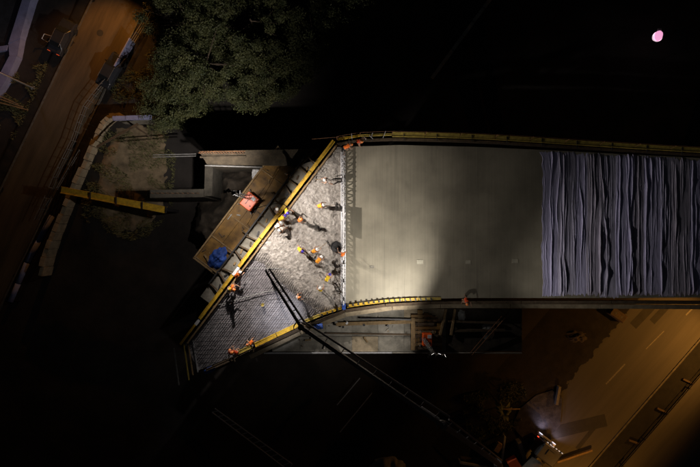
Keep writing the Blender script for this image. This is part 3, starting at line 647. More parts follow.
# ------------------------------------------------------------------ light towers
def light_tower(base, rz, mast_h, name, label, aims, lamp_px, W, color, body=(1.55, 1.25)):
    r = empty(name, base, 0, label, 'light tower')
    R = Matrix.Rotation(rz, 3, 'Z')
    def T(x, y, z): return Vector(base) + R @ Vector((x, y, z))
    MB().box(T(0, 0, 0.62), (body[0], body[1], 0.74), rz).build('housing', M_orange, r, bevel=0.06)
    MB().box(T(0, 0, 0.20), (body[0] * 1.05, body[1] * .7, 0.10), rz).build('chassis', M_steel, r)
    MB().box(T(body[0] * .30, -body[1] * .18, 1.02), (0.34, 0.38, 0.08), rz).build('hatch', M_white, r)
    MB().box(T(-body[0] * .12, body[1] * .1, 1.005), (0.5, 0.06, 0.04), rz).build('lifting_bar', M_steel, r)
    MB().tube(T(-body[0] * .2, -body[1] * .3, 1.0), T(-body[0] * .2, -body[1] * .3, 1.16), 0.05, 8).build('exhaust', M_steel, r)
    for s in (-1, 1):
        w = MB().tube(T(-.15, s * (body[1] / 2 + 0.02), 0.24), T(-.15, s * (body[1] / 2 + 0.16), 0.24), 0.24, 14).build('wheel', M_blackp, r)
        for e in (-1, 1):
            MB().bar(T(e * body[0] * .45, s * body[1] * .4, 0.28), T(e * body[0] * .60, s * body[1] * .66, 0.26), 0.07, 0.07).build('outrigger', M_steel, r)
            MB().tube(T(e * body[0] * .60, s * body[1] * .66, 0.0), T(e * body[0] * .60, s * body[1] * .66, 0.4), 0.035, 6).build('jack_leg', M_mast, r)
    mb = T(body[0] * .1, body[1] * .42, 0.9)
    mt = Vector((mb.x, mb.y, base[2] + mast_h)); h0 = 0.9
    for k, (f0, f1, w) in enumerate([(0, .38, .2), (.34, .7, .16), (.66, 1.0, .12)]):
        b = MB(); p0 = mb.lerp(mt, f0); p1 = mb.lerp(mt, f1)
        for sx in (-1, 1):
            for sy in (-1, 1): b.bar(p0 + Vector((sx * w / 2, sy * w / 2, 0)), p1 + Vector((sx * w / 2, sy * w / 2, 0)), 0.035, 0.035)
        m = 6
        for j in range(m):
            q0 = p0.lerp(p1, j / m); q1 = p0.lerp(p1, (j + 1) / m); s = 1 if j % 2 else -1
            b.bar(q0 + Vector((-w / 2 * s, w / 2, 0)), q1 + Vector((w / 2 * s, w / 2, 0)), 0.025, 0.025); b.bar(q0 + Vector((w / 2 * s, -w / 2, 0)), q1 + Vector((-w / 2 * s, -w / 2, 0)), 0.025, 0.025)
        b.build('mast_section', M_mast, r)
    MB().path([mb + Vector((0.2 * math.cos(a), 0.2 * math.sin(a), (mast_h - 1.4) * a / 40)) for a in np.linspace(0, 40, 90)], 0.018, 5).build('coiled_cable', M_mast, r)
    MB().bar(mt + Vector((-0.55, 0, 0)), mt + Vector((0.55, 0, 0)), 0.07, 0.07).build('cross_arm', M_steel, r)
    for k, (tgt, wf, cone) in enumerate(aims):
        d = (Vector(tgt) - mt).normalized(); hp = mt + Vector(((-0.48, -0.16, 0.16, 0.48)[k], 0, 0)) + Vector((0, 0, 0.1)) + d * 0.18
        q = d.to_track_quat('Z', 'Y').to_matrix()
        hd = MB().box(hp - d * 0.02, (0.30, 0.26, 0.20), rot=q).build('lamp_head', M_steel, r)
        MB().box(hp + d * 0.088, (0.25, 0.21, 0.02), rot=q).build('lamp_glass', M_lamp, hd)
        light('flood_light', 'SPOT', r, hp + d * 0.30, W * wf, color, tgt, cone, 1.0, 0.10)
    return r
bq = Lp(99, 32.5, PZ + 0.02)
light_tower(tuple(bq), math.radians(52), 6.6, 'light_tower', 'orange light tower with silver mast on the brown platform',
            [(P(204, 204, 5), 0.17, 140), (P(176, 88, 6), 0.85, 104), (P(286, 300), 1.15, 88), (P(354, 206), 0.85, 74)], None, LAMP1_W, (1, 0.92, 0.84))
bq2 = P(426, 338, cz + 0.32)
light_tower(tuple(bq2), math.radians(88), 7.8, 'light_tower', 'orange light tower on timber cribbing beside the curved deck edge',
            [(P(372, 326), 0.3, 86), (P(372, 248), 1.75, 80), (P(480, 205), 0.07, 112), (P(740, 190), 0.72, 58)], None, LAMP2_W, (1, 0.95, 0.87), (1.25, 0.95))

# ------------------------------------------------------------------ concrete pump boom
pump = empty('concrete_pump', P(497, 468, 0), label='dark concrete pump boom reaching over the deck from the roadside', cat='concrete pump')
J0 = P(498, 463, 4.2); J1 = P(443, 425, DZ + 5.2); J2 = P(301, 327, DZ + 7.2); J3 = P(266, 271, DZ + 6.6)
def boom(p, q, w0, w1):
    b = MB(); p = Vector(p); q = Vector(q); d = (q - p).normalized(); x = d.cross(Vector((0, 0, 1))).normalized(); z = x.cross(d)
    vs = []
    for c, w in ((p, w0), (q, w1)):
        for s, t in ((-1, -1), (1, -1), (1, 1), (-1, 1)): vs.append(c + x * s * w * .42 + z * t * w * .6)
    b.add(vs, [(3, 2, 1, 0), (4, 5, 6, 7)] + [(i, (i + 1) % 4, 4 + (i + 1) % 4, 4 + i) for i in range(4)]); return b, x, z
def boom_pipe(p, q, off0, off1, x, up, r=0.07, n=10):
    return MB().path([p.lerp(q, t) + x * (off0 + (off1 - off0) * t) + Vector((0, 0, up)) for t in np.linspace(0, 1, n)], r, 8)
for (p, q, w0, w1, o0, o1, nbr) in ((J0, J1, .56, .44, 0.5, 0.75, 7), (J1, J2, .42, .36, 0.95, 0.55, 9), (J2, J3, .27, .19, 0.50, 0.36, 6)):
    b, x, z = boom(p, q, w0, w1); sec = b.build('boom_section', M_boom, pump)
    s = -1 if x.y < 0 else 1
    boom_pipe(p, q, s * o0, s * o1, x, 0.10, 0.095).build('delivery_pipe', M_pipe, pump)
    for k in range(nbr):
        t = (k + .6) / nbr; c = p.lerp(q, t)
        MB().bar(c, c + x * s * (o0 + (o1 - o0) * t) + Vector((0, 0, 0.1)), 0.07, 0.07).build('pipe_bracket', M_boom, sec)
for c, r in ((J1, .34), (J2, .26)):
    MB().lathe([(0.0, -r), (r, -r * .8), (r, r * .8), (0.0, r)], c, 14).build('boom_joint', M_boom, pump)
    MB().path([c + Vector((0.6 * math.cos(a), 0.45 * math.sin(a), 0.15 + .2 * math.sin(2 * a))) for a in np.linspace(0.2, 3.6, 14)], 0.05, 6).build('link_pipe', M_pipe, pump)
MB().tube(J1 + Vector((-1.9, 1.55, -.1)), J1 + Vector((-.3, .45, -.25)), 0.10, 8).build('ram', M_galv, pump)
MB().tube(J0 + Vector((-1.2, 1.0, 1.6)), J0 + Vector((-.2, .1, -.7)), 0.12, 8).build('ram', M_galv, pump)
MB().path([J3, J3 + Vector((-0.12, 0.1, -.5)), J3.lerp(P(268, 272.5, DZ - .1), .3), J3.lerp(P(268, 272.5, DZ - .1), .7) + Vector((-.05, .05, 0)), P(268, 272.5, DZ - .15)], 0.085, 8).build('end_hose', M_blackp, pump, True)
# truck under the boom
trz = math.radians(210)
TR = Matrix.Rotation(trz, 3, 'Z'); TB = P(497, 468, 0)
def TT(x, y, z): return TB + TR @ Vector((x, y, z))
MB().tube(TT(0, 0, 1.3), Vector((J0.x, J0.y, 4.0)), 0.6, 16, 0.45).build('turret', M_boom, pump)
MB().box(TT(2.2, 0, 1.05), (9.0, 1.1, 0.35), trz).build('chassis', M_steel, pump)
MB().box(TT(5.6, 0, 2.1), (2.1, 2.4, 2.3), trz).build('cab', M_white, pump, bevel=.12)
MB().box(TT(2.4, 0, 1.45), (3.4, 2.2, 0.4), trz).build('deck_plate', M_greyp, pump)
MB().box(TT(-1.9, 0, 1.35), (1.2, 1.9, 0.9), trz).build('hopper', M_orange, pump, bevel=.05)
for x in (5.4, 1.0, -0.4):
    for s in (-1, 1): MB().tube(TT(x, s * .95, .52), TT(x, s * 1.25, .52), .52, 18).build('wheel', M_blackp, pump)
for s in (-1, 1):
    for (x0, x1) in ((0.6, 3.4), (-0.8, -2.6)):
        MB().bar(TT(x0, s * .9, 1.0), TT(x1, s * 3.3, 1.0), .22, .26).build('outrigger', M_greyp, pump)
        MB().tube(TT(x1, s * 3.3, 0), TT(x1, s * 3.3, 1.1), .10, 8).build('outrigger_leg', M_galv, pump)
# lamp added under the boom to make the bright spot on the rebar
wl = empty('added_boom_lamp', P(292, 312, DZ + 4.6), label='small added cool white lamp clamped under the pump boom', cat='lamp')
lp_ = J2.lerp(J3, 0.22) + Vector((0, 0, -0.33)); wl.location = lp_
MB().box(lp_, (0.2, 0.2, 0.14)).build('lamp_head', M_steel, wl)
MB().box(lp_ + Vector((0, 0, -.08)), (0.16, 0.16, 0.02)).build('lamp_glass', M_lamp, wl)
MB().bar(lp_ + Vector((0, 0, .05)), lp_ + Vector((0, 0, .28)), 0.05, 0.05).build('clamp', M_steel, wl)
light('rebar_spot_light', 'SPOT', wl, lp_ + Vector((0, 0, -.12)), 2500, (0.93, 0.94, 1.0), P(281, 316), 46, 1.0, 0.06)

# ------------------------------------------------------------------ concrete mixer truck
mx = empty('mixer_truck', P(534, 462, 0), label='concrete mixer truck with lit headlamps at the roadside by the pump', cat='truck')
mz = math.atan2(nA.y * 0.0 + 0.80, 0.60)
MR = Matrix.Rotation(mz, 3, 'Z'); MB0 = P(548, 441, 1.2); MB0.z = 0
def MT(x, y, z): return MB0 + MR @ Vector((x, y, z))            # x forward, 0 at the bumper
MB().box(MT(-4.2, 0, 0.95), (8.4, 0.9, 0.3), mz).build('chassis', M_steel, mx)
cab = MB().box(MT(-1.05, 0, 1.95), (1.9, 2.45, 2.0), mz).build('cab', M_cab, mx, bevel=.14)
MB().box(MT(-0.10, 0, 2.35), (0.06, 2.1, 0.85), mz).build('windscreen', M_glass, cab)
MB().box(MT(-0.9, 0, 2.99), (0.7, 0.8, 0.08), mz).build('roof_hatch', M_steel, cab)
MB().box(MT(0.02, 0, 0.62), (0.30, 2.5, 0.42), mz).build('bumper', M_white, mx, bevel=.05)
for s in (-1, 1):
    hl = MB().box(MT(0.185, s * 0.95, 0.80), (0.06, 0.4, 0.22), mz).build('headlamp', M_head, mx)
    MB().box(MT(-0.05, s * 1.42, 2.3), (0.16, 0.24, 0.45), mz).build('mirror', M_steel, mx)
    light('headlight', 'SPOT', mx, MT(0.27, s * 0.95, 0.85), 130, (0.85, 0.72, 1.0), MT(6.0, s * 2.2, 0.0), 130, 0.9, 0.06)
for k in range(6): MB().box(MT(0.04, -1.0 + k * 0.4, 3.02), (0.10, 0.16, 0.09), mz).build('roof_marker', M_marker, mx)
MB().box(MT(-.25, 1.32, 1.35), (0.08, 0.12, 0.16), mz).build('side_lamp', M_red, mx)
MB().lathe([(0.05, -2.6), (0.75, -2.5), (1.15, -0.8), (1.15, 0.4), (0.8, 1.8), (0.45, 2.3), (0.30, 2.35)], MT(-4.9, 0, 2.5), 22, MR @ Euler((0, math.radians(-78), 0)).to_matrix()).build('drum', M_concd, mx, True)
MB().box(MT(-7.7, 0, 3.3), (0.9, 0.8, 0.7), mz).build('hopper', M_greyp, mx)
MB().bar(MT(-8.1, 0, 2.2), MT(-9.4, 0, 1.5), 0.5, 0.14).build('chute', M_steel, mx)
for s in (-1, 1):
    MB().bar(MT(-2.2, s * .8, 1.3), MT(-2.2, s * .5, 2.2), 0.2, 0.2).build('drum_support', M_steel, mx)
    MB().bar(MT(-7.0, s * .8, 1.1), MT(-7.0, s * .5, 2.5), 0.2, 0.2).build('drum_support', M_steel, mx)
    for x in (-1.2, -5.4, -6.8): MB().tube(MT(x, s * .95, .5), MT(x, s * 1.25, .5), .5, 18).build('wheel', M_blackp, mx)

# ------------------------------------------------------------------ workers
def make_pose(bend=10, crouch=0.0, lean=0, arms=((0.22, 0.35, -0.55), (0.22, 0.30, -0.55)), stride=0.0, head_tilt=20):
    """returns joints of a figure facing +y; arms: hand target relative to shoulder (out, forward, up)"""
    V = []; E = []; Rd = []; Lb = []
    def vert(p, r, parent=None, lab='shirt'):
        V.append(Vector(p)); Rd.append(r); i = len(V) - 1
        if parent is not None: E.append((parent, i)); Lb.append(lab)
        return i
    pz = 0.93 - 0.50 * crouch
    pel = vert((0, 0, pz), (0.145, 0.115))
    b = math.radians(bend); l = math.radians(lean)
    d = Vector((math.sin(l), math.sin(b) * math.cos(l), math.cos(b) * math.cos(l))).normalized()
    xax = Vector((1, 0, -math.sin(l))).normalized()
    w = vert(V[pel] + d * 0.17, (0.135, 0.105), pel); ch = vert(V[pel] + d * 0.36, (0.165, 0.125), w); sh = vert(V[pel] + d * 0.49, (0.15, 0.10), ch)
    nk = vert(V[pel] + d * 0.58, (0.062, 0.062), sh, 'skin')
    hb = math.radians(bend * 0.75 + head_tilt)
    hd = Vector((math.sin(l), math.sin(hb), math.cos(hb))).normalized()
    hx = vert(V[nk] + hd * 0.075, (0.085, 0.095), nk, 'skin'); hc = vert(V[nk] + hd * 0.15, (0.088, 0.105), hx, 'skin'); ht = vert(V[nk] + hd * 0.235, (0.065, 0.075), hc, 'skin')
    fwd = (Vector((0, 1, 0)) - hd * hd.y).normalized()
    vert(V[hx] + fwd * 0.125 + hd * .02, (0.014, 0.018), hx, 'skin')                       # nose
    for s in (-1, 1): vert(V[hx] + Vector((s * 0.10, 0, 0)) + hd * .03, (0.014, 0.022), hx, 'skin')   # ears
    for s in (-1, 1):
        hip = vert(V[pel] + Vector((s * 0.10, 0, -0.06)), (0.095, 0.10), pel, 'trousers')
        fy = s * stride * 0.28
        ank = Vector((s * 0.14, fy - 0.02, 0.09))
        mid = (V[hip] + ank) / 2; L = (V[hip] - ank).length; k = math.sqrt(max(0, 0.43 ** 2 - (L / 2) ** 2))
        kn = vert(mid + Vector((s * 0.05 * crouch, max(0.03, k), 0.02)), (0.065, 0.07), hip, 'trousers')
        cf = vert(V[kn].lerp(ank, 0.35) + Vector((0, -0.02, 0)), (0.06, 0.065), kn, 'trousers')
        an = vert(ank, (0.045, 0.05), cf, 'trousers'); vert(ank + Vector((0, -0.05, -0.045)), (0.042, 0.042), an, 'boots')
        bl = vert(ank + Vector((s * .02, 0.12, -0.05)), (0.048, 0.036), an, 'boots'); vert(ank + Vector((s * .03, 0.19, -0.06)), (0.042, 0.028), bl, 'boots')
        so = vert(V[sh] + xax * s * 0.175 + d * 0.015, (0.075, 0.075), sh, 'shirt')
        a = arms[0 if s < 0 else 1]
        wr = V[so] + Vector((s * a[0] * 0.75, a[1], a[2])) ; dv = wr - V[so]
        if dv.length > 0.53: wr = V[so] + dv.normalized() * 0.53; dv = wr - V[so]
        k = math.sqrt(max(0, 0.28 ** 2 - (dv.length / 2) ** 2))
        bd = (Vector((s * 0.6, -0.5, -0.5)) - dv.normalized() * dv.normalized().dot(Vector((s * 0.6, -0.5, -0.5)))).normalized()
        ua = vert(V[so].lerp((V[so] + wr) / 2 + bd * k, .5), (0.056, 0.056), so, 'shirt')
        el = vert((V[so] + wr) / 2 + bd * k, (0.046, 0.046), ua, 'shirt')
        fa = vert(V[el].lerp(wr, .45), (0.042, 0.042), el, 'shirt')
        wv = vert(wr, (0.027, 0.034), fa, 'skin')
        hdv = (wr - V[el]).normalized(); side = hdv.cross(Vector((0, 0, 1)));
        side = side.normalized() if side.length > .1 else Vector((1, 0, 0)); nrm = side.cross(hdv).normalized()
        pm = vert(wr + hdv * 0.055, (0.022, 0.040), wv, 'skin')
        for f in range(4):
            o_ = (f - 1.5) * 0.021; ln = (0.068, 0.078, 0.073, 0.056)[f]
            k1 = vert(wr + hdv * 0.10 + side * o_ * 1.1, (0.0095, 0.0095), pm, 'skin')
            k2 = vert(V[k1] + hdv * ln * .5 - nrm * 0.018, (0.009, 0.009), k1, 'skin'); vert(V[k2] + hdv * ln * .3 - nrm * 0.035, (0.008, 0.008), k2, 'skin')
        th = vert(wr + hdv * 0.045 + side * 0.05 * -s - nrm * .01, (0.011, 0.011), wv, 'skin'); vert(V[th] + hdv * 0.045 - side * .012 * -s - nrm * .02, (0.0095, 0.0095), th, 'skin')
    me = bpy.data.meshes.new('pose'); me.from_pydata([tuple(v) for v in V], E, [])
    o = bpy.data.objects.new('pose', me); col.objects.link(o)
    o.modifiers.new('skin', 'SKIN'); sub = o.modifiers.new('sub', 'SUBSURF'); sub.levels = 1
    o.modifiers['skin'].use_smooth_shade = True
    if not me.skin_vertices: 
        bm = bmesh.new(); bm.from_mesh(me); bm.verts.layers.skin.verify(); bm.to_mesh(me); bm.free()
    for i, sv in enumerate(me.skin_vertices[0].data): sv.radius = Rd[i]; sv.use_root = (i == pel)
    dg = bpy.context.evaluated_depsgraph_get()
    body = bpy.data.meshes.new_from_object(o.evaluated_get(dg))
    bpy.data.objects.remove(o)
    # label polygons by the nearest bone
    P0 = np.array([V[a] for a, _ in E]); P1 = np.array([V[b_] for _, b_ in E]); D = P1 - P0; DL = (D ** 2).sum(1)
    rr = np.array([(sum(Rd[a]) / 2 + sum(Rd[b_]) / 2) / 2 for a, b_ in E])
    order = ['skin', 'shirt', 'trousers', 'boots']; lab = []; torso = []
    te = {i for i, (a, b_) in enumerate(E) if (a, b_) in ((pel, w), (w, ch), (ch, sh))}
    for p in body.polygons:
        c = np.array(p.center); t = np.clip(((c - P0) * D).sum(1) / DL, 0, 1)
        dist = np.linalg.norm(c - (P0 + D * t[:, None]), axis=1) - rr * 0.6
        i = int(dist.argmin()); lab.append(order.index(Lb[i])); 
        if i in te or (Lb[i] == 'shirt' and E[i][0] == sh and np.linalg.norm(c - np.array(V[sh])) < 0.17): torso.append(p.index)
    for p, l_ in zip(body.polygons, lab): p.material_index = l_; p.use_smooth = True
    # vest: torso skin pushed outward, with reflective bands
    vm = bpy.data.meshes.new('vest'); used = sorted({v for i in torso for v in body.polygons[i].vertices}); mp = {v: k for k, v in enumerate(used)}
    vm.from_pydata([tuple(body.vertices[v].co + body.vertices[v].normal * 0.02) for v in used], [], [tuple(mp[v] for v in body.polygons[i].vertices) for i in torso])
    for k, i in enumerate(torso):
        h = (body.polygons[i].center - V[pel]).dot(d); x = abs((body.polygons[i].center - V[pel]).dot(xax))
        vm.polygons[k].material_index = 1 if (0.12 < h < 0.20 or (h > 0.36 and 0.075 < x < 0.115)) else 0
        vm.polygons[k].use_smooth = True
    return dict(body=body, vest=vm, head=V[hc].copy(), hd=hd, fwd=fwd, face=V[hx].copy())
POSES = dict(
    stand=make_pose(20, 0, 0, ((0.16, 0.22, -0.42), (0.14, 0.30, -0.36))),
    rake=make_pose(38, 0.12, 0, ((0.05, 0.34, -0.38), (-0.05, 0.42, -0.28)), 0.8),
    bend=make_pose(62, 0.2, 0, ((0.06, 0.20, -0.48), (0.08, 0.28, -0.42)), 0.5),
    crouch=make_pose(42, 0.85, 0, ((0.05, 0.34, -0.32), (0.10, 0.30, -0.36)), 0.4),
    reach=make_pose(30, 0.1, 8, ((0.30, 0.36, -0.15), (0.25, 0.12, -0.45)), 0.6),
    walk=make_pose(10, 0.05, 0, ((0.12, -0.18, -0.46), (0.12, 0.26, -0.42)), 1.4))
VEST = dict(orange=cloth('orange_vest', (0.88, 0.17, 0.015)), yellow=cloth('yellow_vest', (0.80, 0.55, 0.02)), red=cloth('red_orange_vest', (0.85, 0.09, 0.02)), amber=cloth('amber_vest', (0.90, 0.33, 0.02)), pale=cloth('faded_pink_shirt', (0.70, 0.60, 0.53)))
HAT = dict(white=mat('white_helmet', (0.85, 0.84, 0.82), 0.35, 0.03, 5, 0), blue=mat('blue_helmet', (0.05, 0.03, 0.38), 0.35, 0.05, 5, 0), yellow=mat('yellow_helmet', (0.82, 0.55, 0.04), 0.35, 0.05, 5, 0), orange=mat('orange_helmet', (0.85, 0.25, 0.06), 0.35, 0.05, 5, 0), dark=mat('dark_helmet', (0.04, 0.04, 0.05), 0.4, 0.05, 5, 0))
TROU = [cloth('navy_trousers', (0.03, 0.035, 0.06)), cloth('grey_trousers', (0.07, 0.07, 0.07)), cloth('brown_trousers', (0.08, 0.06, 0.045))]
SHIRT = [cloth('blue_shirt', (0.06, 0.08, 0.20)), cloth('grey_shirt', (0.22, 0.21, 0.22)), cloth('dark_shirt', (0.05, 0.05, 0.055)), cloth('white_shirt', (0.55, 0.54, 0.52))]
body_cache = {}
def worker(px, py, face, pose, vest, hat, label, z=DZ, shirt=0, trou=0, group=None, hz=1.25):
    ps = POSES[pose]; q = P(px, py, z + hz); r = empty('person', (q.x, q.y, z), math.radians(face), label, 'person', group); r.scale = (1.07, 1.07, 1.07)
    key = (pose, shirt, trou)
    if key not in body_cache:
        m = ps['body'].copy(); m.materials.clear()
        for mm in (M_skin, SHIRT[shirt], TROU[trou], M_boot): m.materials.append(mm)
        body_cache[key] = m
    o = bpy.data.objects.new('body', body_cache[key]); col.objects.link(o); o.parent = r
    key = (pose, vest)
    if key not in body_cache:
        m = ps['vest'].copy(); m.materials.clear(); m.materials.append(VEST[vest]); m.materials.append(M_refl); body_cache[key] = m
    o = bpy.data.objects.new('vest', body_cache[key]); col.objects.link(o); o.parent = r
    key = (pose, 'hat', hat)
    if key not in body_cache:
        hd, fw_ = ps['hd'], ps['fwd']; R = Matrix((hd.cross(fw_) * -1, fw_, hd)).transposed()
        b = LB(); b.lathe([(0.155, 0.0), (0.152, 0.012), (0.128, 0.018), (0.122, 0.07), (0.097, 0.12), (0.055, 0.148), (0.0, 0.155)], ps['head'] + hd * 0.03, 16, R)
        b.box(ps['head'] + hd * 0.045 + fw_ * 0.15, (0.15, 0.07, 0.012), rot=R)
        t = b.build('helmet', HAT[hat], None, True); body_cache[key] = t.data; bpy.data.objects.remove(t)
        e = LB()
        for s in (-1, 1): e.lathe([(0.0, -.008), (0.011, 0), (0.0, .008)], ps['face'] + hd * 0.055 + fw_ * 0.10 + R @ Vector((s * .033, 0, 0)), 6)
        e.box(ps['face'] - hd * 0.03 + fw_ * 0.098, (0.045, 0.01, 0.008), rot=R)
        t = e.build('face', M_boot); body_cache[pose, 'face'] = t.data; bpy.data.objects.remove(t)
    o = bpy.data.objects.new('helmet', body_cache[key]); col.objects.link(o); o.parent = r
    o = bpy.data.objects.new('face', body_cache[pose, 'face']); col.objects.link(o); o.parent = r
    return r
CZ = DZ + 0.0
W_ = [
 (357.5, 140.5, -100, 'reach', 'red', 'orange', 'person in red orange vest leaning at the deck corner guard rail', DZ - 0.02, 2, 0),
 (344.5, 147, -70, 'bend', 'orange', 'orange', 'person in orange vest bending at the rail end of the screed', DZ, 2, 1),
 (330, 181, 80, 'rake', 'pale', 'white', 'person in pale shirt and white helmet raking near the screed end at the deck corner', DZ - .02, 3, 1),
 (318, 206, -80, 'rake', 'amber', 'white', 'person in amber vest raking alone in the brightest concrete', DZ - .02, 3, 0),
 (298.5, 220.5, -75, 'stand', 'orange', 'orange', 'person in orange vest and helmet standing near the slanted yellow beam', DZ - .02, 1, 0),
 (285.5, 209.5, -130, 'reach', 'yellow', 'blue', 'person in yellow vest and blue helmet leaning on the slanted yellow beam', DZ - .02, 0, 0),
 (278.5, 219.5, -60, 'bend', 'yellow', 'blue', 'person in yellow vest and blue helmet bent over the yellow beam', DZ - .02, 0, 2),
 (275.5, 212, -40, 'stand', 'pale', 'white', 'person in pale shirt behind the slanted yellow beam', DZ - .55, 3, 1),
 (275, 227.5, -50, 'bend', 'pale', 'white', 'person in pale shirt and white helmet stooping inside the yellow beam', DZ - .1, 3, 0),
 (283.5, 226.5, 130, 'crouch', 'pale', 'white', 'person in pale shirt crouching on wet concrete by the yellow beam', DZ - .02, 1, 1),
 (298, 248.5, -120, 'rake', 'yellow', 'blue', 'person in yellow vest and blue helmet raking towards two orange vests', DZ - .02, 0, 0),
 (312.5, 252, -60, 'rake', 'amber', 'white', 'person in amber vest and white helmet, middle one of the raking trio', DZ - .02, 2, 0),
 (316.5, 262.5, -40, 'bend', 'amber', 'white', 'person in amber vest and white helmet bending low beside the raking trio', DZ - .02, 0, 2),
 (342.6, 255.5, 10, 'reach', 'orange', 'white', 'person in orange vest and white helmet working astride the screed', DZ + .0, 2, 0),
 (326, 281, -30, 'bend', 'yellow', 'blue', 'person in yellow vest and blue helmet bending midway along the screed shadow', DZ - .02, 0, 1),
 (320.5, 291, 0, 'stand', 'yellow', 'white', 'person in yellow vest and white helmet standing near the curved yellow edge', DZ - .02, 1, 0),
 (296.5, 297.5, -80, 'stand', 'pale', 'orange', 'person in pale shirt and orange helmet standing beside the pump boom', DZ - .12, 3, 1),
 (234.5, 277, -50, 'bend', 'orange', 'white', 'person in orange vest and white helmet bent at the grey board of the yellow beam', DZ - .1, 3, 0),
 (231.5, 286, -120, 'reach', 'orange', 'orange', 'person in orange vest and orange helmet over the rebar side of the beam', DZ - .1, 0, 0),
 (226, 293.5, -40, 'crouch', 'pale', 'yellow', 'person in pale shirt crouching low beside the yellow beam end', DZ - .1, 2, 2),
 (251.5, 342, 120, 'stand', 'orange', 'orange', 'person in orange vest standing at the end of the bright yellow beam along the rebar', DZ - .05, 2, 0),
 (236.5, 354, 60, 'bend', 'red', 'orange', 'person in red orange vest bending over dim formwork at the dark end of the rebar', DZ - .05, 2, 0),
 (228.5, 353, -60, 'reach', 'red', 'orange', 'person in red orange vest reaching at the shadowed formwork near the blue heap', DZ - .1, 1, 1),
 (466.5, 299, -170, 'reach', 'red', 'orange', 'person in red orange vest alone on the deck edge beyond the curved yellow beams', DZ + .0, 2, 0),
]
people = [worker(*w[:7], z=w[7], shirt=w[8], trou=w[9]) for w in W_]

# rakes and tools in use
def rake(person, ang, label, l=1.7, head=True):
    r = empty('concrete_rake', (0, 0, 0), label=label, cat='rake')
    a = person.rotation_euler.z; f = Vector((-math.sin(a), math.cos(a), 0)); s = Vector((math.cos(a), math.sin(a), 0))
    h0 = person.location + f * 0.42 + s * 0.05 + Vector((0, 0, 0.95)); tip = person.location + f * (0.35 + l * .75) + s * ang + Vector((0, 0, 0.12))
    r.location = (tip.x, tip.y, person.location.z)
    MB().tube(h0, tip, 0.018, 6).build('handle', M_wood, r)
    if head: MB().bar(tip - s * 0.28, tip + s * 0.28, 0.03, 0.12).build('blade', M_steel, r)
    return r
rake(people[2], 0, 'concrete rake held by the worker near the deck corner end of the screed'); rake(people[3], .1, 'concrete rake pushed through the brightest wet concrete')
rake(people[10], 0, 'concrete rake of the yellow vested worker in the raking trio'); rake(people[11], -.1, 'concrete rake of the middle worker in the raking trio')

# ------------------------------------------------------------------ small things on the deck
tw = empty('power_trowel', P(336, 246.5, DZ), label='round dark power trowel standing on wet concrete beside the screed', cat='power trowel')
c = P(336, 246.5, DZ)
for rr_, z in ((0.54, 0.08), (0.54, 0.2)): MB().path([c + Vector((rr_ * math.cos(a), rr_ * math.sin(a), z)) for a in np.linspace(0, 2 * math.pi, 30)], 0.02, 5).build('guard_ring', M_steel, tw)
for k in range(4): MB().box(c + Vector((0.27 * math.cos(k * 1.571), 0.27 * math.sin(k * 1.571), 0.05)), (0.5, 0.24, 0.03), k * 1.571).build('blade', M_steel, tw)
MB().lathe([(0.0, 0.10), (0.5, 0.10), (0.50, 0.13), (0.0, 0.16)], c, 20).build('shroud', M_steel, tw)
MB().box(c + Vector((0, 0, 0.34)), (0.36, 0.3, 0.36), .4).build('engine', M_blackp, tw, bevel=.03)
MB().tube(c + Vector((0, 0, 0.3)), c + Vector((0.5, -1.0, 0.95)), 0.02, 6).build('handle', M_steel, tw)
vb = empty('concrete_vibrator', P(208, 308, DZ - 0.05), label='small grey vibrator motor on the rebar with its long hose', cat='vibrator')
MB().box(P(208, 308, DZ + 0.03), (0.36, 0.26, 0.24), 0.4).build('motor', M_galv, vb, bevel=.03)
MB().path([P(a, b_, DZ - 0.04) for a, b_ in [(210, 307), (222, 304), (236, 300), (250, 296), (262, 292.5), (275, 290), (284, 285)]], 0.03, 6).build('hose', M_greyp, vb)
o = MB().path([P(a, b_, DZ - .06) for a, b_ in [(246, 268), (262, 268), (278, 268.6), (292, 270)]], 0.022, 5).build('power_cable', M_greyp); tag(o, 'thin pale cable stretched over rebar to the wet concrete', 'cable')
o = MB().path([P(a, b_, DZ - .05) for a, b_ in [(245, 305), (248, 298), (256, 292), (262, 296), (270, 300), (282, 299)]], 0.02, 5).build('power_cable', M_blackp); tag(o, 'thin dark cable curling over the rebar mat', 'cable')
o = MB().lathe([(0.0, 0.0), (0.13, 0.0), (0.16, 0.30), (0.14, 0.30), (0.12, 0.24), (0.0, 0.24)], P(263, 304.5, DZ - 0.08), 14).build('bucket', M_yeld); tag(o, 'pale bucket of grout standing on the rebar mat', 'bucket')
bl = empty('blue_drum', P(318.5, 326.5, LZ), label='blue drum lying on its side beside the pump boom at the deck edge', cat='drum')
c = P(318.5, 326.5, DZ - 0.1); MB().tube(c + Vector((-.42, -.06, 0)), c + Vector((.42, .06, 0)), 0.28, 16).build('shell', M_blue, bl)
for s in (-.25, .25): MB().tube(c + Vector((s - .02, 0, 0)), c + Vector((s + .02, 0, 0)), 0.295, 16).build('hoop', M_steel, bl)
MB().box((c.x, c.y, (LZ + DZ - .38) / 2 + .01), (0.8, 0.5, DZ - .38 - LZ)).build('timber_block', M_woodd, bl)
q = P(211, 369, DZ - .5); crumple('tarpaulin', (q.x, q.y, DZ - .12), 0.65, 0.3, 0.3, M_blue, 'small blue sheet heaped on the shadowed formwork near the deck tip', 'tarpaulin', 5, 14, rz=.45)
for k, (px, py) in enumerate([(336, 322), (347, 323), (310, 333)]):
    o = MB().box(P(px, py, LZ + 0.25), (0.28, 0.2, 0.2), k).build('rubble_block', M_white if k == 1 else M_conc); tag(o, ['pale rubble block near the blue drum', 'small white block at the timber beam end below the deck edge', 'grey rubble block beneath the pump boom'][k], 'block')

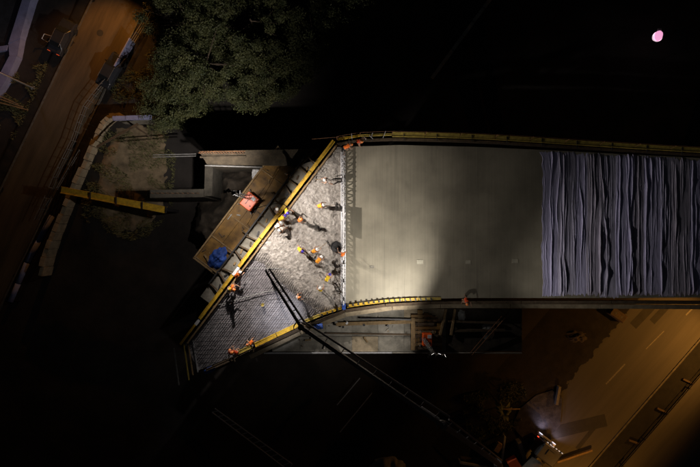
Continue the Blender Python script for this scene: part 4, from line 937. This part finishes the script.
# ------------------------------------------------------------------ left bank: wall, fence, beams
rw = empty('retaining_wall', P(90, 160, 0), label='curved low retaining wall of concrete blocks beside the small road', cat='wall')
wp = [(120, 115), (110, 117), (102, 124), (97, 134), (92, 146), (86, 160), (79, 176), (72, 191), (65, 206), (58, 223), (51, 240), (45, 257), (40, 276)]
WZ = 1.5
wp2 = [w_ for a, b_ in zip(wp, wp[1:]) for w_ in (a, ((a[0] + b_[0]) / 2, (a[1] + b_[1]) / 2))] + [wp[-1]]
for a, b_ in zip(wp2, wp2[1:]):
    p, q = P(*a, WZ), P(*b_, WZ); d = (q - p).normalized() * 0.03; h = random.uniform(-.16, .1); sd = Vector((-d.y, d.x, 0)).normalized() * random.uniform(-.07, .07); p = p + sd; q = q + sd
    MB().bar(p + d + Vector((0, 0, -1.0 + h)), q - d + Vector((0, 0, -1.0 + h)), 0.52 + random.uniform(-.05, .05), 2.4).build('wall_block', M_tan, rw)
def beam_thing(name, a, b_, za, zb, w, h, m, label, cat, ib=False):
    p, q = P(*a, za), P(*b_, zb); r = (ibeam(p, q, w, h) if ib else MB().bar(p, q, w, h)).build(name, m); return tag(r, label, cat)
yb_ = empty('yellow_girder', P(113, 200, 3.0), label='long yellow steel girder reaching from the retaining wall over the dark pit', cat='girder')
for k, (t0_, t1_) in enumerate([(0, .27), (.275, .52), (.525, .77), (.775, 1.0)]):
    a = Vector((62, 190)).lerp(Vector((166, 210)), t0_); b_ = Vector((62, 190)).lerp(Vector((166, 210)), t1_)
    ibeam(P(a.x, a.y, 3.35), P(b_.x, b_.y, 3.35), 0.75, 0.5).build('girder_segment', M_yel, yb_)
    MB().bar(P(b_.x, b_.y - 3.4, 3.64), P(b_.x, b_.y + 3.4, 3.64), 0.12, 0.08).build('splice_plate', M_steel, yb_)
q = P(164, 209.6, 3.35); MB().tube((q.x, q.y, ground_h(q.x, q.y) - .5), (q.x, q.y, 3.08), 0.2, 10).build('support_post', M_steel, yb_)
sl = empty('precast_slab', P(132, 118, 2.4), label='pale precast slabs laid end to end near the tree', cat='slab')
for k in range(3): MB().bar(P(113 + k * 13, 118.5 - .4 * k, 2.5), P(125.3 + k * 13, 118.2 - .4 * k, 2.5), 0.5, 0.25).build('slab_piece', M_lav, sl)
q = P(132, 118, 2.3); MB().box((q.x, q.y, 1.2), (3.6, 0.4, 2.36)).build('bearer', M_concd, sl)
beam_thing('timber_prop', (138, 124), (97, 147), 2.9, 2.75, 0.22, 0.2, M_woodd, 'dark timber prop laid from precast slab to retaining wall', 'timber')
beam_thing('timber_prop', (130, 123), (152, 138), 2.3, 2.3, 0.16, 0.16, M_woodd, 'short dark timber prop on the soil bank', 'timber')
ch = empty('drain_channel', P(28, 258, 0), label='pale pipe sections laid along the verge below the retaining wall', cat='pipe')
for a, b_ in [((50, 216), (37, 240)), ((36.6, 240.8), (25, 262)), ((24.6, 263), (16, 283)), ((15.7, 284), (8, 302))]:
    p, q = P(*a, 0.6), P(*b_, 0.6); z = max(ground_h(p.x, p.y), ground_h(q.x, q.y)) + .28
    MB().tube((p.x, p.y, z), (q.x, q.y, z), 0.30, 12).build('pipe_section', M_lav, ch, True)
fn = empty('road_fence', P(100, 90, 0), label='thin metal fence along the edge of the small road', cat='fence')
fpts = [(172, 11), (150, 7.5), (141, 24), (131, 40), (121, 56), (111, 73), (101, 83), (92, 94), (83, 106), (77, 122), (71, 140), (62, 158), (53, 177), (44, 198), (34, 220)]
fz = 1.15
for i, (a, b_) in enumerate(zip(fpts, fpts[1:])):
    p, q = P(*a, fz), P(*b_, fz)
    for z in (0.35, 0.75, fz): MB().bar((p.x, p.y, z), (q.x, q.y, z), 0.05, 0.05).build('rail', M_fence, fn)
    for k in range(2):
        c = p.lerp(q, k / 2); MB().bar((c.x, c.y, -.2), (c.x, c.y, fz + .03), 0.06, 0.06).build('post', M_fence, fn)
fn2 = empty('fence_hurdle', P(60, 190, 0), label='second slanting steel hurdle leaning beside the retaining wall', cat='fence')
for k in range(7):
    a = Vector((80, 150)).lerp(Vector((47, 205)), k / 6); p = P(a.x, a.y, 1.3); MB().bar((p.x, p.y, 1.4), (p.x - .7, p.y - .35, 0.05), 0.05, 0.05).build('post', M_fence, fn2)
for off, z in ((0, 1.4), (-.35, .72)):
    p, q = P(80, 150, 1.3), P(47, 205, 1.3); MB().bar((p.x + off, p.y + off / 2, z + .04), (q.x + off, q.y + off / 2, z + .04), 0.05, 0.05).build('rail', M_fence, fn2)
o = None
sp = empty('sheet_panel', P(127, 48, 0), label='pale blue sheet panels fixed on the road fence', cat='panel')
for a, b_ in (((131.5, 38), (121, 57)), ((120.4, 58), (116, 66))):
    p, q = P(*a, 1.3), P(*b_, 1.3); p.z = q.z = 0.78; off = Vector((-0.16, -0.05, 0)); MB().bar(p + off, q + off, 0.12, 1.35).build('panel', M_lav, sp)

# ------------------------------------------------------------------ building corner at the top left
bd = empty('terrace_wall', P(0, 35, 0), label='pale violet stepped terrace wall beside the small road and lamp post', cat='wall')
BZ = 0.8
par = [(30, -25), (40, -25), (29, 2), (20, 38), (17, 58), (6, 80), (0, 92), (-14, 92), (-8, 82), (-2, 62), (5, 58), (8, 47), (-1, 44)]
MB().prism(pxpoly([(30, -25), (41, -25), (30, 2), (20, 38), (8, 44)], BZ), -.3, BZ).build('parapet', M_lav, bd)
MB().prism(pxpoly([(8.2, 44.2), (20, 38.2), (17, 56), (9, 56)], BZ), -.3, BZ - 0.05).build('parapet', M_lav, bd)
MB().prism(pxpoly([(9, 56.2), (17, 56.2), (6, 80), (-4, 96), (-12, 96)], BZ), -.3, BZ).build('parapet', M_lav, bd)
MB().prism(pxpoly([(8, 44), (9, 56), (-40, 150), (-90, 120), (-60, -60), (30, -25)], BZ - .4), -.3, BZ - 0.4).build('terrace_floor', M_darkroof, bd)
MB().prism(pxpoly([(-6, 47), (8, 45), (6, 50), (-8, 52)], BZ), BZ - .4, BZ - .02).build('floor_kerb', M_lav, bd)
for k in range(3): MB().bar(P(-10 + k * 4, 92 + 5 * k, BZ - .2), P(18 + k * 5, 104 + 3 * k, .3), 0.12, 0.10).build('timber_strut', M_wood, bd)

# ------------------------------------------------------------------ street lamps
def street_lamp(base, h, arm_dir, arm_len, label, W, color, lens, aim, cone=150, name='street_lamp'):
    b0 = Vector(base); r = empty(name, b0, 0, label, 'street lamp')
    MB().tube(b0, b0 + Vector((0, 0, h)), 0.10, 10, 0.06).build('pole', M_galv, r, True)
    MB().box(b0 + Vector((0, 0, 0.02)), (0.4, 0.4, 0.04)).build('base_plate', M_galv, r)
    d = Vector((arm_dir[0], arm_dir[1], 0)).normalized(); e = b0 + Vector((0, 0, h)) + d * arm_len + Vector((0, 0, 0.3))
    MB().tube(b0 + Vector((0, 0, h - .05)), e, 0.045, 8).build('arm', M_galv, r)
    hd = MB().bar(e - d * 0.1, e + d * 0.6, 0.28, 0.14).build('lamp_head', M_greyp, r, bevel=.03)
    MB().bar(e + d * 0.05 - Vector((0, 0, .085)), e + d * 0.52 - Vector((0, 0, .085)), 0.2, 0.03).build('lens', lens, hd)
    light('lamp_light', 'SPOT', r, e + d * 0.3 - Vector((0, 0, .16)), W, color, aim, cone, 0.7, 0.12)
    return r
q = P(33, 88, 0); street_lamp((q.x, q.y, 0), 8.2, (-.35, .9), 1.4, 'pale street lamp post standing between terrace wall and small road', SODIUM_W * 0.07, (0.85, 0.72, 1.0), M_lamp, P(5, 60, 2))
q = P(168, -40, 0); street_lamp((q.x, q.y, 0), 8.5, (-1, -.5), 1.5, 'sodium street lamp on the fence side of the small road', SODIUM_W * 3.6, (1, 0.40, 0.07), M_sodium, P(78, 105, 0), 74)
q = P(585, 530, 0); street_lamp((q.x, q.y, 0), 9, (-.4, 1), 1.8, 'sodium street lamp in the median beside the mixer truck', SODIUM_W * 1.7, (1, 0.42, 0.07), M_sodium, P(592, 412, 0), 96)
q = P(742, 345, 0); street_lamp((q.x, q.y, 0), 9, (-.8, .3), 1.8, 'sodium street lamp in the median beside the bridge', SODIUM_W * 3.6, (1, 0.42, 0.07), M_sodium, P(652, 352, 0), 96)

# ------------------------------------------------------------------ parked cars
def car(c, rz, label, paint, tail=False):
    r = empty('parked_car', c, rz, label, 'car', None)
    prof = [(-2.1, .35), (-2.15, .75), (-1.95, .92), (-1.45, .95), (-0.95, 1.38), (0.35, 1.42), (1.05, .98), (1.95, .85), (2.15, .65), (2.12, .32)]
    n = len(prof); b = LB(); ring = []
    for yy, sc_ in ((-0.85, .0), (-0.80, 1), (0.80, 1), (0.85, 0)):
        for x, z in prof:
            k = 0.75 if z > 1.0 else 1.0
            b.v.append((x, yy * k, z if sc_ else min(z, .9) if z < 1 else z - .04))
    for j in range(3): b.f += [(j * n + i, j * n + (i + 1) % n, (j + 1) * n + (i + 1) % n, (j + 1) * n + i) for i in range(n)]
    b.f += [tuple(range(n)), tuple(range(3 * n, 4 * n))[::-1]]
    b.build('body', paint, r, False, 0.02)
    b = LB(); b.add([(0.42, -.60, 1.43), (0.42, .60, 1.43), (1.03, .72, 1.02), (1.03, -.72, 1.02)], [(0, 1, 2, 3)]); b.build('windscreen', M_glass, r)
    b = LB(); b.add([(-1.0, -.60, 1.375), (-1.0, .60, 1.375), (-1.42, .72, .99), (-1.42, -.72, .99)], [(0, 1, 2, 3)]); b.build('rear_window', M_glass, r)
    for s in (-1, 1):
        for x in (-1.3, 1.35): LB().tube((x, s * .70, .31), (x, s * .90, .31), .31, 16).build('wheel', M_blackp, r)
        LB().bar((-1.3, s * .635, 1.36), (0.5, s * .635, 1.40), 0.03, 0.03).build('roof_rail', M_fence, r)
        LB().box((-2.14, s * .6, .78), (.06, .32, .16)).build('tail_lamp', M_red if tail else M_glass, r)
        LB().box((2.12, s * .6, .68), (.06, .34, .14)).build('headlamp', M_glass, r)
        LB().box((0.75, s * .95, 1.0), (.14, .16, .12)).build('mirror', paint, r)
    return r
M_red2 = mat('dim_tail_lens', (0.6, 0.08, 0.02), 0.3, 0, 3, 0, emit=(1, 0.12, 0.03), emit_s=0.35); M_red_keep = M_red; M_red = M_red2
q = P(61, 36, 0.9); car((q.x, q.y, 0), math.radians(63), 'dark parked car with red tail lamps beside the small road', M_carp, True)
q = P(112.5, 70, 0.9); car((q.x - .3, q.y, 0), math.radians(60), 'dark car parked tight against the road fence', M_carp, False)
M_red = M_red_keep
hp = P(44, 40, 0.5); g0 = ground_h(hp.x, hp.y)
o = MB().path([Vector((hp.x, hp.y, g0)), Vector((hp.x, hp.y, .9)), Vector((hp.x + .35, hp.y + .5, 1.0)), Vector((hp.x + 1.1, hp.y + .3, .9)), Vector((hp.x + 1.1, hp.y + .3, g0))], 0.05, 6).build('bike_hoop', M_galv); tag(o, 'bent grey metal hoop beside the parked car with red lamps', 'hoop')

# ------------------------------------------------------------------ trees
def tree(px, py, ztop, rad, nleaf, label, seed, z0=None, squash=0.75):
    rnd = random.Random(seed); c = P(px, py, ztop * 0.65); g0 = ground_h(c.x, c.y)
    r = empty('broadleaf_tree', (c.x, c.y, g0), 0, label, 'tree', 'trees on the bank')
    h = ztop; b = MB(); pts = [Vector((c.x, c.y, g0 - .2)), Vector((c.x + .1, c.y + .1, g0 + h * .3)), Vector((c.x - .1, c.y + .15, g0 + h * .62))]
    b.tube(pts[0], pts[1], 0.26, 9, 0.19); b.tube(pts[1], pts[2], 0.19, 9, 0.09)
    clumps = []
    for k in range(9):
        a = rnd.uniform(0, 6.28); e = pts[1].lerp(pts[2], rnd.uniform(0, 1)); t = Vector((c.x + math.cos(a) * rad * rnd.uniform(.5, .85), c.y + math.sin(a) * rad * rnd.uniform(.5, .85), g0 + h * rnd.uniform(.5, .8)))
        b.tube(e, t, 0.08, 6, 0.025)
    b.build('trunk', M_bark, r)
    nc = 34 + int(rad * 10)
    for k in range(nc):
        a = rnd.uniform(0, 6.28); rr_ = rad * math.sqrt(rnd.uniform(0.02, 1)) * rnd.uniform(.8, 1.12); zz = rnd.uniform(-1, 1)
        dome = math.sqrt(max(0.05, 1 - min(1, (rr_ / rad / 1.15) ** 2)))
        clumps.append((c.x + math.cos(a) * rr_, c.y + math.sin(a) * rr_, g0 + h * .55 + zz * h * .38 * dome, rnd.uniform(.5, 1.35)))
    V_ = []; F_ = []; per = int(nleaf * 3.2) // nc
    for (x, y, z, cr) in clumps:
        for k in range(per):
            v = Vector((rnd.gauss(0, 1), rnd.gauss(0, 1), rnd.gauss(0, 1))).normalized() * cr * rnd.uniform(.1, 1.0)
            p = Vector((x, y, z)) + Vector((v.x, v.y, v.z * .7)); s = rnd.uniform(.045, .10)
            R = Euler((rnd.gauss(0, .7), rnd.gauss(0, .7), rnd.uniform(0, 6.28))).to_matrix()
            o_ = len(V_); V_ += [p + R @ Vector(q_) for q_ in ((0, -s * 1.3, 0), (s * .6, 0, .02), (0, s * 1.3, -.02), (-s * .6, 0, .02))]; F_.append((o_, o_ + 1, o_ + 2, o_ + 3))
    me = bpy.data.meshes.new('crown'); me.from_pydata([tuple(Vector(v) - r.location) for v in V_], [], F_); me.materials.append(M_leaf)
    o = bpy.data.objects.new('crown', me); col.objects.link(o); o.parent = r
    return r
tree(168, 92, 6.0, 3.6, 9000, 'small leafy tree at the end of the precast slabs', 1)
tree(203, 60, 8.5, 4.6, 13000, 'broad dense tree standing behind the small slab side tree', 2)
tree(252, 72, 7.5, 3.4, 9000, 'leafy tree on the bank facing the abutment wall', 3)
tree(180, 12, 9.0, 5.0, 13000, 'tall spreading tree next to the corner of the road fence', 4)
tree(248, 14, 9.0, 4.8, 12000, 'tall tree in the middle of the dark grove', 5)
tree(312, 28, 8.0, 3.3, 7000, 'narrow tree at the end of the grove nearest the deck corner', 6)
tree(288, 58, 6.5, 3.0, 6000, 'low leafy tree filling the grove edge nearest the abutment', 9)
tree(345, -8, 8.0, 3.5, 6000, 'dim tree at the outer edge of the grove', 7)

def grass_patch(poly, n, name, m, hmin, hmax, seed):
    rnd = random.Random(seed); xs_ = [p[0] for p in poly]; ys_ = [p[1] for p in poly]; V_ = []; F_ = []; k = 0
    while k < n:
        x, y = rnd.uniform(min(xs_), max(xs_)), rnd.uniform(min(ys_), max(ys_))
        if not inside(poly, x, y) or noise.noise(Vector((x * .5, y * .5, seed))) < -0.05: k += .3; continue
        z = ground_h(x, y) + .08; a = rnd.uniform(0, 6.28); h = rnd.uniform(hmin, hmax); l = rnd.uniform(.2, .9) * h; w = .03
        d = Vector((math.cos(a), math.sin(a), 0)); s = Vector((-d.y, d.x, 0)) * w; p = Vector((x, y, z)); o_ = len(V_)
        V_ += [p - s, p + s, p + d * l * .5 + Vector((0, 0, h * .7)) + s * .6, p + d * l * .5 + Vector((0, 0, h * .7)) - s * .6, p + d * l + Vector((0, 0, h * .8))]
        F_ += [(o_, o_ + 1, o_ + 2, o_ + 3), (o_ + 3, o_ + 2, o_ + 4)]; k += 1
    b = MB(); b.v = [tuple(v) for v in V_]; b.f = F_
    me = bpy.data.meshes.new(name); me.from_pydata(b.v, [], F_); me.materials.append(m); o = bpy.data.objects.new(name, me); col.objects.link(o)
    return tag(o, 'dry grass and weeds', 'grass', kind='stuff')
tag(grass_patch(soil_poly, 9000, 'grass', M_grass, .15, .5, 1), 'dry grass and weeds scattered over the soil bank')
tag(grass_patch(pxpoly([(10, 75), (52, 60), (30, 110), (5, 160), (-10, 140)], 0), 5000, 'grass', M_grass, .1, .4, 2), 'dark verge grass between the terrace wall and small road')
tag(grass_patch(pxpoly([(460, 395), (520, 380), (530, 400), (510, 440), (470, 450)], 0), 4000, 'weeds', M_leaf, .2, .6, 3), 'low dark weeds beside the mixer truck')
tag(grass_patch(pxpoly([(110, 90), (160, 40), (230, 110), (180, 130), (130, 120)], 0), 5000, 'weeds', M_leaf, .2, .7, 4), 'undergrowth below the grove of trees')

# ------------------------------------------------------------------ bottom right clutter
tp = empty('banana_plant', (*P(503, 410, 1.2).to_2d(), 0), label='broad leaved plant lit by the truck lamps beside the road', cat='plant')
tp.location.z = ground_h(tp.location.x, tp.location.y)
c = Vector(tp.location); MB().tube(c, c + Vector((0, 0, 1.5)), 0.10, 8, .06).build('stem', M_bark, tp)
for k in range(11):
    a = k * 2.4; b = MB(); L_ = random.uniform(.8, 1.5); pts = []
    for j in range(7):
        t = j / 6; w = 0.20 * math.sin(math.pi * min(1, t * .9 + .08)); p = c + Vector((math.cos(a) * L_ * t, math.sin(a) * L_ * t, 1.45 + .5 * math.sin(t * 2.6) - .3 * t)); s = Vector((-math.sin(a), math.cos(a), 0)) * w
        b.v += [p - s + Vector((0, 0, .05)), p, p + s + Vector((0, 0, .05))]
    for j in range(6): b.f += [(j * 3, j * 3 + 1, j * 3 + 4, j * 3 + 3), (j * 3 + 1, j * 3 + 2, j * 3 + 5, j * 3 + 4)]
    b.build('leaf', M_leaf, tp, True)
def on_ground(px, py, z=0.0):
    q = P(px, py, z); return Vector((q.x, q.y, max(0, ground_h(q.x, q.y)) + z))
o = MB().bar(on_ground(504, 409, 1.7), on_ground(520, 409, 1.6), 0.14, 0.06).build('signboard_plank', M_wood); tag(o, 'short pale plank stuck through the broad leaved plant', 'plank')
q = on_ground(497, 446); o = MB().box((q.x, q.y, q.z + .25), (1.15, .65, .6), math.radians(58)).build('wooden_crate', M_wood, None, bevel=.02); tag(o, 'tan wooden box on the ground beside the pump boom base', 'box')
for s in range(3): pass
o = MB().bar(on_ground(518, 440, .45), on_ground(527, 468, .45), 0.45, 0.8).build('concrete_barrier', M_conc); tag(o, 'pale concrete barrier standing next to the mixer truck', 'barrier')
o = MB().bar(on_ground(557, 462, .3), on_ground(592, 450, .3), 0.22, 0.25).build('steel_tube', M_wood); tag(o, 'tan timber beam on the road beside the mixer truck', 'timber')
o = MB().bar(on_ground(559, 386, .3), on_ground(556, 404, .3), 0.3, 0.6).build('road_barrier', M_concd); tag(o, 'dark low barrier at the edge of the lit road', 'barrier')
cb = empty('concrete_block', on_ground(615, 314), label='brown concrete block with two holes lying by the road under the bridge', cat='block'); cz2 = cb.location.z
MB().box(cb.location + Vector((0, 0, .4)), (2.0, 1.0, .8), math.radians(-35)).build('block_body', M_woodd, cb, bevel=.08)
for s in (-.4, .4): MB().tube(cb.location + Matrix.Rotation(math.radians(-35), 3, 'Z') @ Vector((s, 0, .78)), cb.location + Matrix.Rotation(math.radians(-35), 3, 'Z') @ Vector((s, 0, .81)), .14, 12).build('hole_cap', M_steel, cb)
for k, (px, py, rx, ry, h, lb) in enumerate([(577, 336, 1.6, 1.0, .7, 'brown heap of spoil near the road edge under the bridge'), (388, 468, 2.3, 1.3, 1.1, 'rounded grey sand heap below the pump boom'), (470, 462, 2.5, 1.0, .6, 'low dark heap of spoil beside the pump truck')]):
    q = P(px, py, 0); gz = ground_h(q.x, q.y); crumple('spoil_heap', (q.x * (HC - gz) / HC, q.y * (HC - gz) / HC, gz - .05), rx, ry, h, [M_spoil_panel, M_concd, M_spoil_panel][k], lb, 'heap', 20 + k)
# lattice section lying on the valley floor
lt = empty('lattice_ladder', on_ground(255, 440), label='dim steel lattice section lying on the dark ground below the deck', cat='lattice')
p, q = on_ground(212, 412, .3), on_ground(288, 470, .3); d = (q - p).normalized(); s = Vector((-d.y, d.x, 0)) * .55
for k in (0, 1): MB().bar(p + s * k, q + s * k * 1.6, .09, .09).build('chord', M_galv, lt)
for k in range(14): MB().bar(p.lerp(q, k / 13), p.lerp(q, min(1, (k + .6) / 13)) + s * (1 + .6 * k / 13), .05, .05).build('rung', M_galv, lt)
for k, (a, b_) in enumerate([((337, 405), (360, 378)), ((340, 432), (372, 393))]):
    o = MB().bar(on_ground(*a, .2), on_ground(*b_, .2), .1, .1).build('loose_bar', M_galv); tag(o, ['shorter dim steel bar on the ground below the pump boom', 'longer dim steel bar on the ground below the pump boom'][k], 'bar')
kc = empty('kerb_line', on_ground(460, 40), label='dim pale drain kerb crossing the dark ground beyond the deck', cat='kerb')
for k in range(6):
    a = Vector((432, 78)).lerp(Vector((494, -6)), k / 6); b_ = Vector((432, 78)).lerp(Vector((494, -6)), (k + .96) / 6); MB().bar(on_ground(a.x, a.y, .12), on_ground(b_.x, b_.y, .12), .4, .25).build('kerb_stone', M_conc, kc)
# glowing lantern
gl = empty('glowing_lantern', on_ground(655, 38), label='glowing pink and white rounded lantern alone on dark ground', cat='lamp')
c = P(657.3, 36.5, 3.0); b0 = Vector((c.x, c.y, gl.location.z)); gl.location = b0
MB().tube(b0, (c.x, c.y, 2.55), 0.06, 8).build('post', M_steel, gl)
b = MB(); b.lathe([(0.0, -.52), (.29, -.42), (.48, -.13), (.51, .13), (.36, .4), (.17, .48), (0.0, .5)], (0, 0, 0), 18); b.v = [(c.x + x * .85 + .10 * y, c.y + y * 1.15 + .10 * math.sin(5 * math.atan2(y, x)) * abs(x), 3.1 + z) for x, y, z in b.v]
b.build('globe', M_pink, gl, True)
MB().lathe([(0.29, -.44), (.49, -.14), (.53, .02), (.55, .0), (.51, -.17), (.31, -.48)], (c.x - .03, c.y - .06, 3.1), 18).build('rim', M_pinkw, gl, True)
MB().box((c.x + .05, c.y + .62, 3.3), (.4, .28, .2)).build('cap', M_greyp, gl, bevel=.03)

# loose site clutter
q = P(488, 331, LZ); crumple('plastic_sheet', (q.x, q.y, LZ + .02), 0.7, 0.9, 0.25, M_fence, 'grey plastic sheet heaped on the dark end of the lower ledge', 'sheet', 31, 16)
q = P(462, 316, LZ); crumple('plastic_sheet', (q.x, q.y, LZ + .02), 0.4, 0.7, 0.3, M_greyp, 'small grey plastic heap between the planks by the deck edge', 'sheet', 33, 16)
rnd = random.Random(5)
for k in range(26):
    px, py = rnd.uniform(296, 408), rnd.uniform(313, 349)
    if py < 356 - (px - 255) * 0.46 + 4: continue
    sz = rnd.uniform(.08, .24); o = MB().box(P(px, py, LZ + .03 + sz * .25), (sz * rnd.uniform(1, 3.2), sz * .7, sz * .5), rnd.uniform(0, 3)).build('timber_scrap', rnd.choice([M_wood, M_woodd, M_concd, M_conc]))
    tag(o, 'scrap of timber or rubble left on the grey lower ledge', 'scrap', 'scraps on the lower ledge')
for k in range(16):
    t_, of_ = rnd.uniform(50, 170), rnd.uniform(19, 42); sz = rnd.uniform(.08, .2)
    if abs(t_ - 96) < 16 and abs(of_ - 31) < 11: continue
    o = MB().box(Lp(t_, of_, PZ + .03 + sz * .2), (sz * rnd.uniform(1, 5), sz * .6, sz * .4), rnd.uniform(0, 3)).build('timber_scrap', rnd.choice([M_wood, M_woodd, M_greyp]))
    tag(o, 'scrap of timber left on the brown plywood platform', 'scrap', 'scraps on the plywood platform')
q = Lp(104, 26, PZ); o = MB().path([q + Vector((0.35 * math.cos(a) * (1 - a / 60), 0.35 * math.sin(a) * (1 - a / 60), 0.06 + .004 * a)) for a in np.linspace(0, 22, 60)] + [Lp(92, 18, PZ + .08), Lp(84, 10, DZ - .4)], 0.022, 5).build('power_cable', M_blackp); tag(o, 'coiled black cable on the brown platform by the light tower', 'cable')
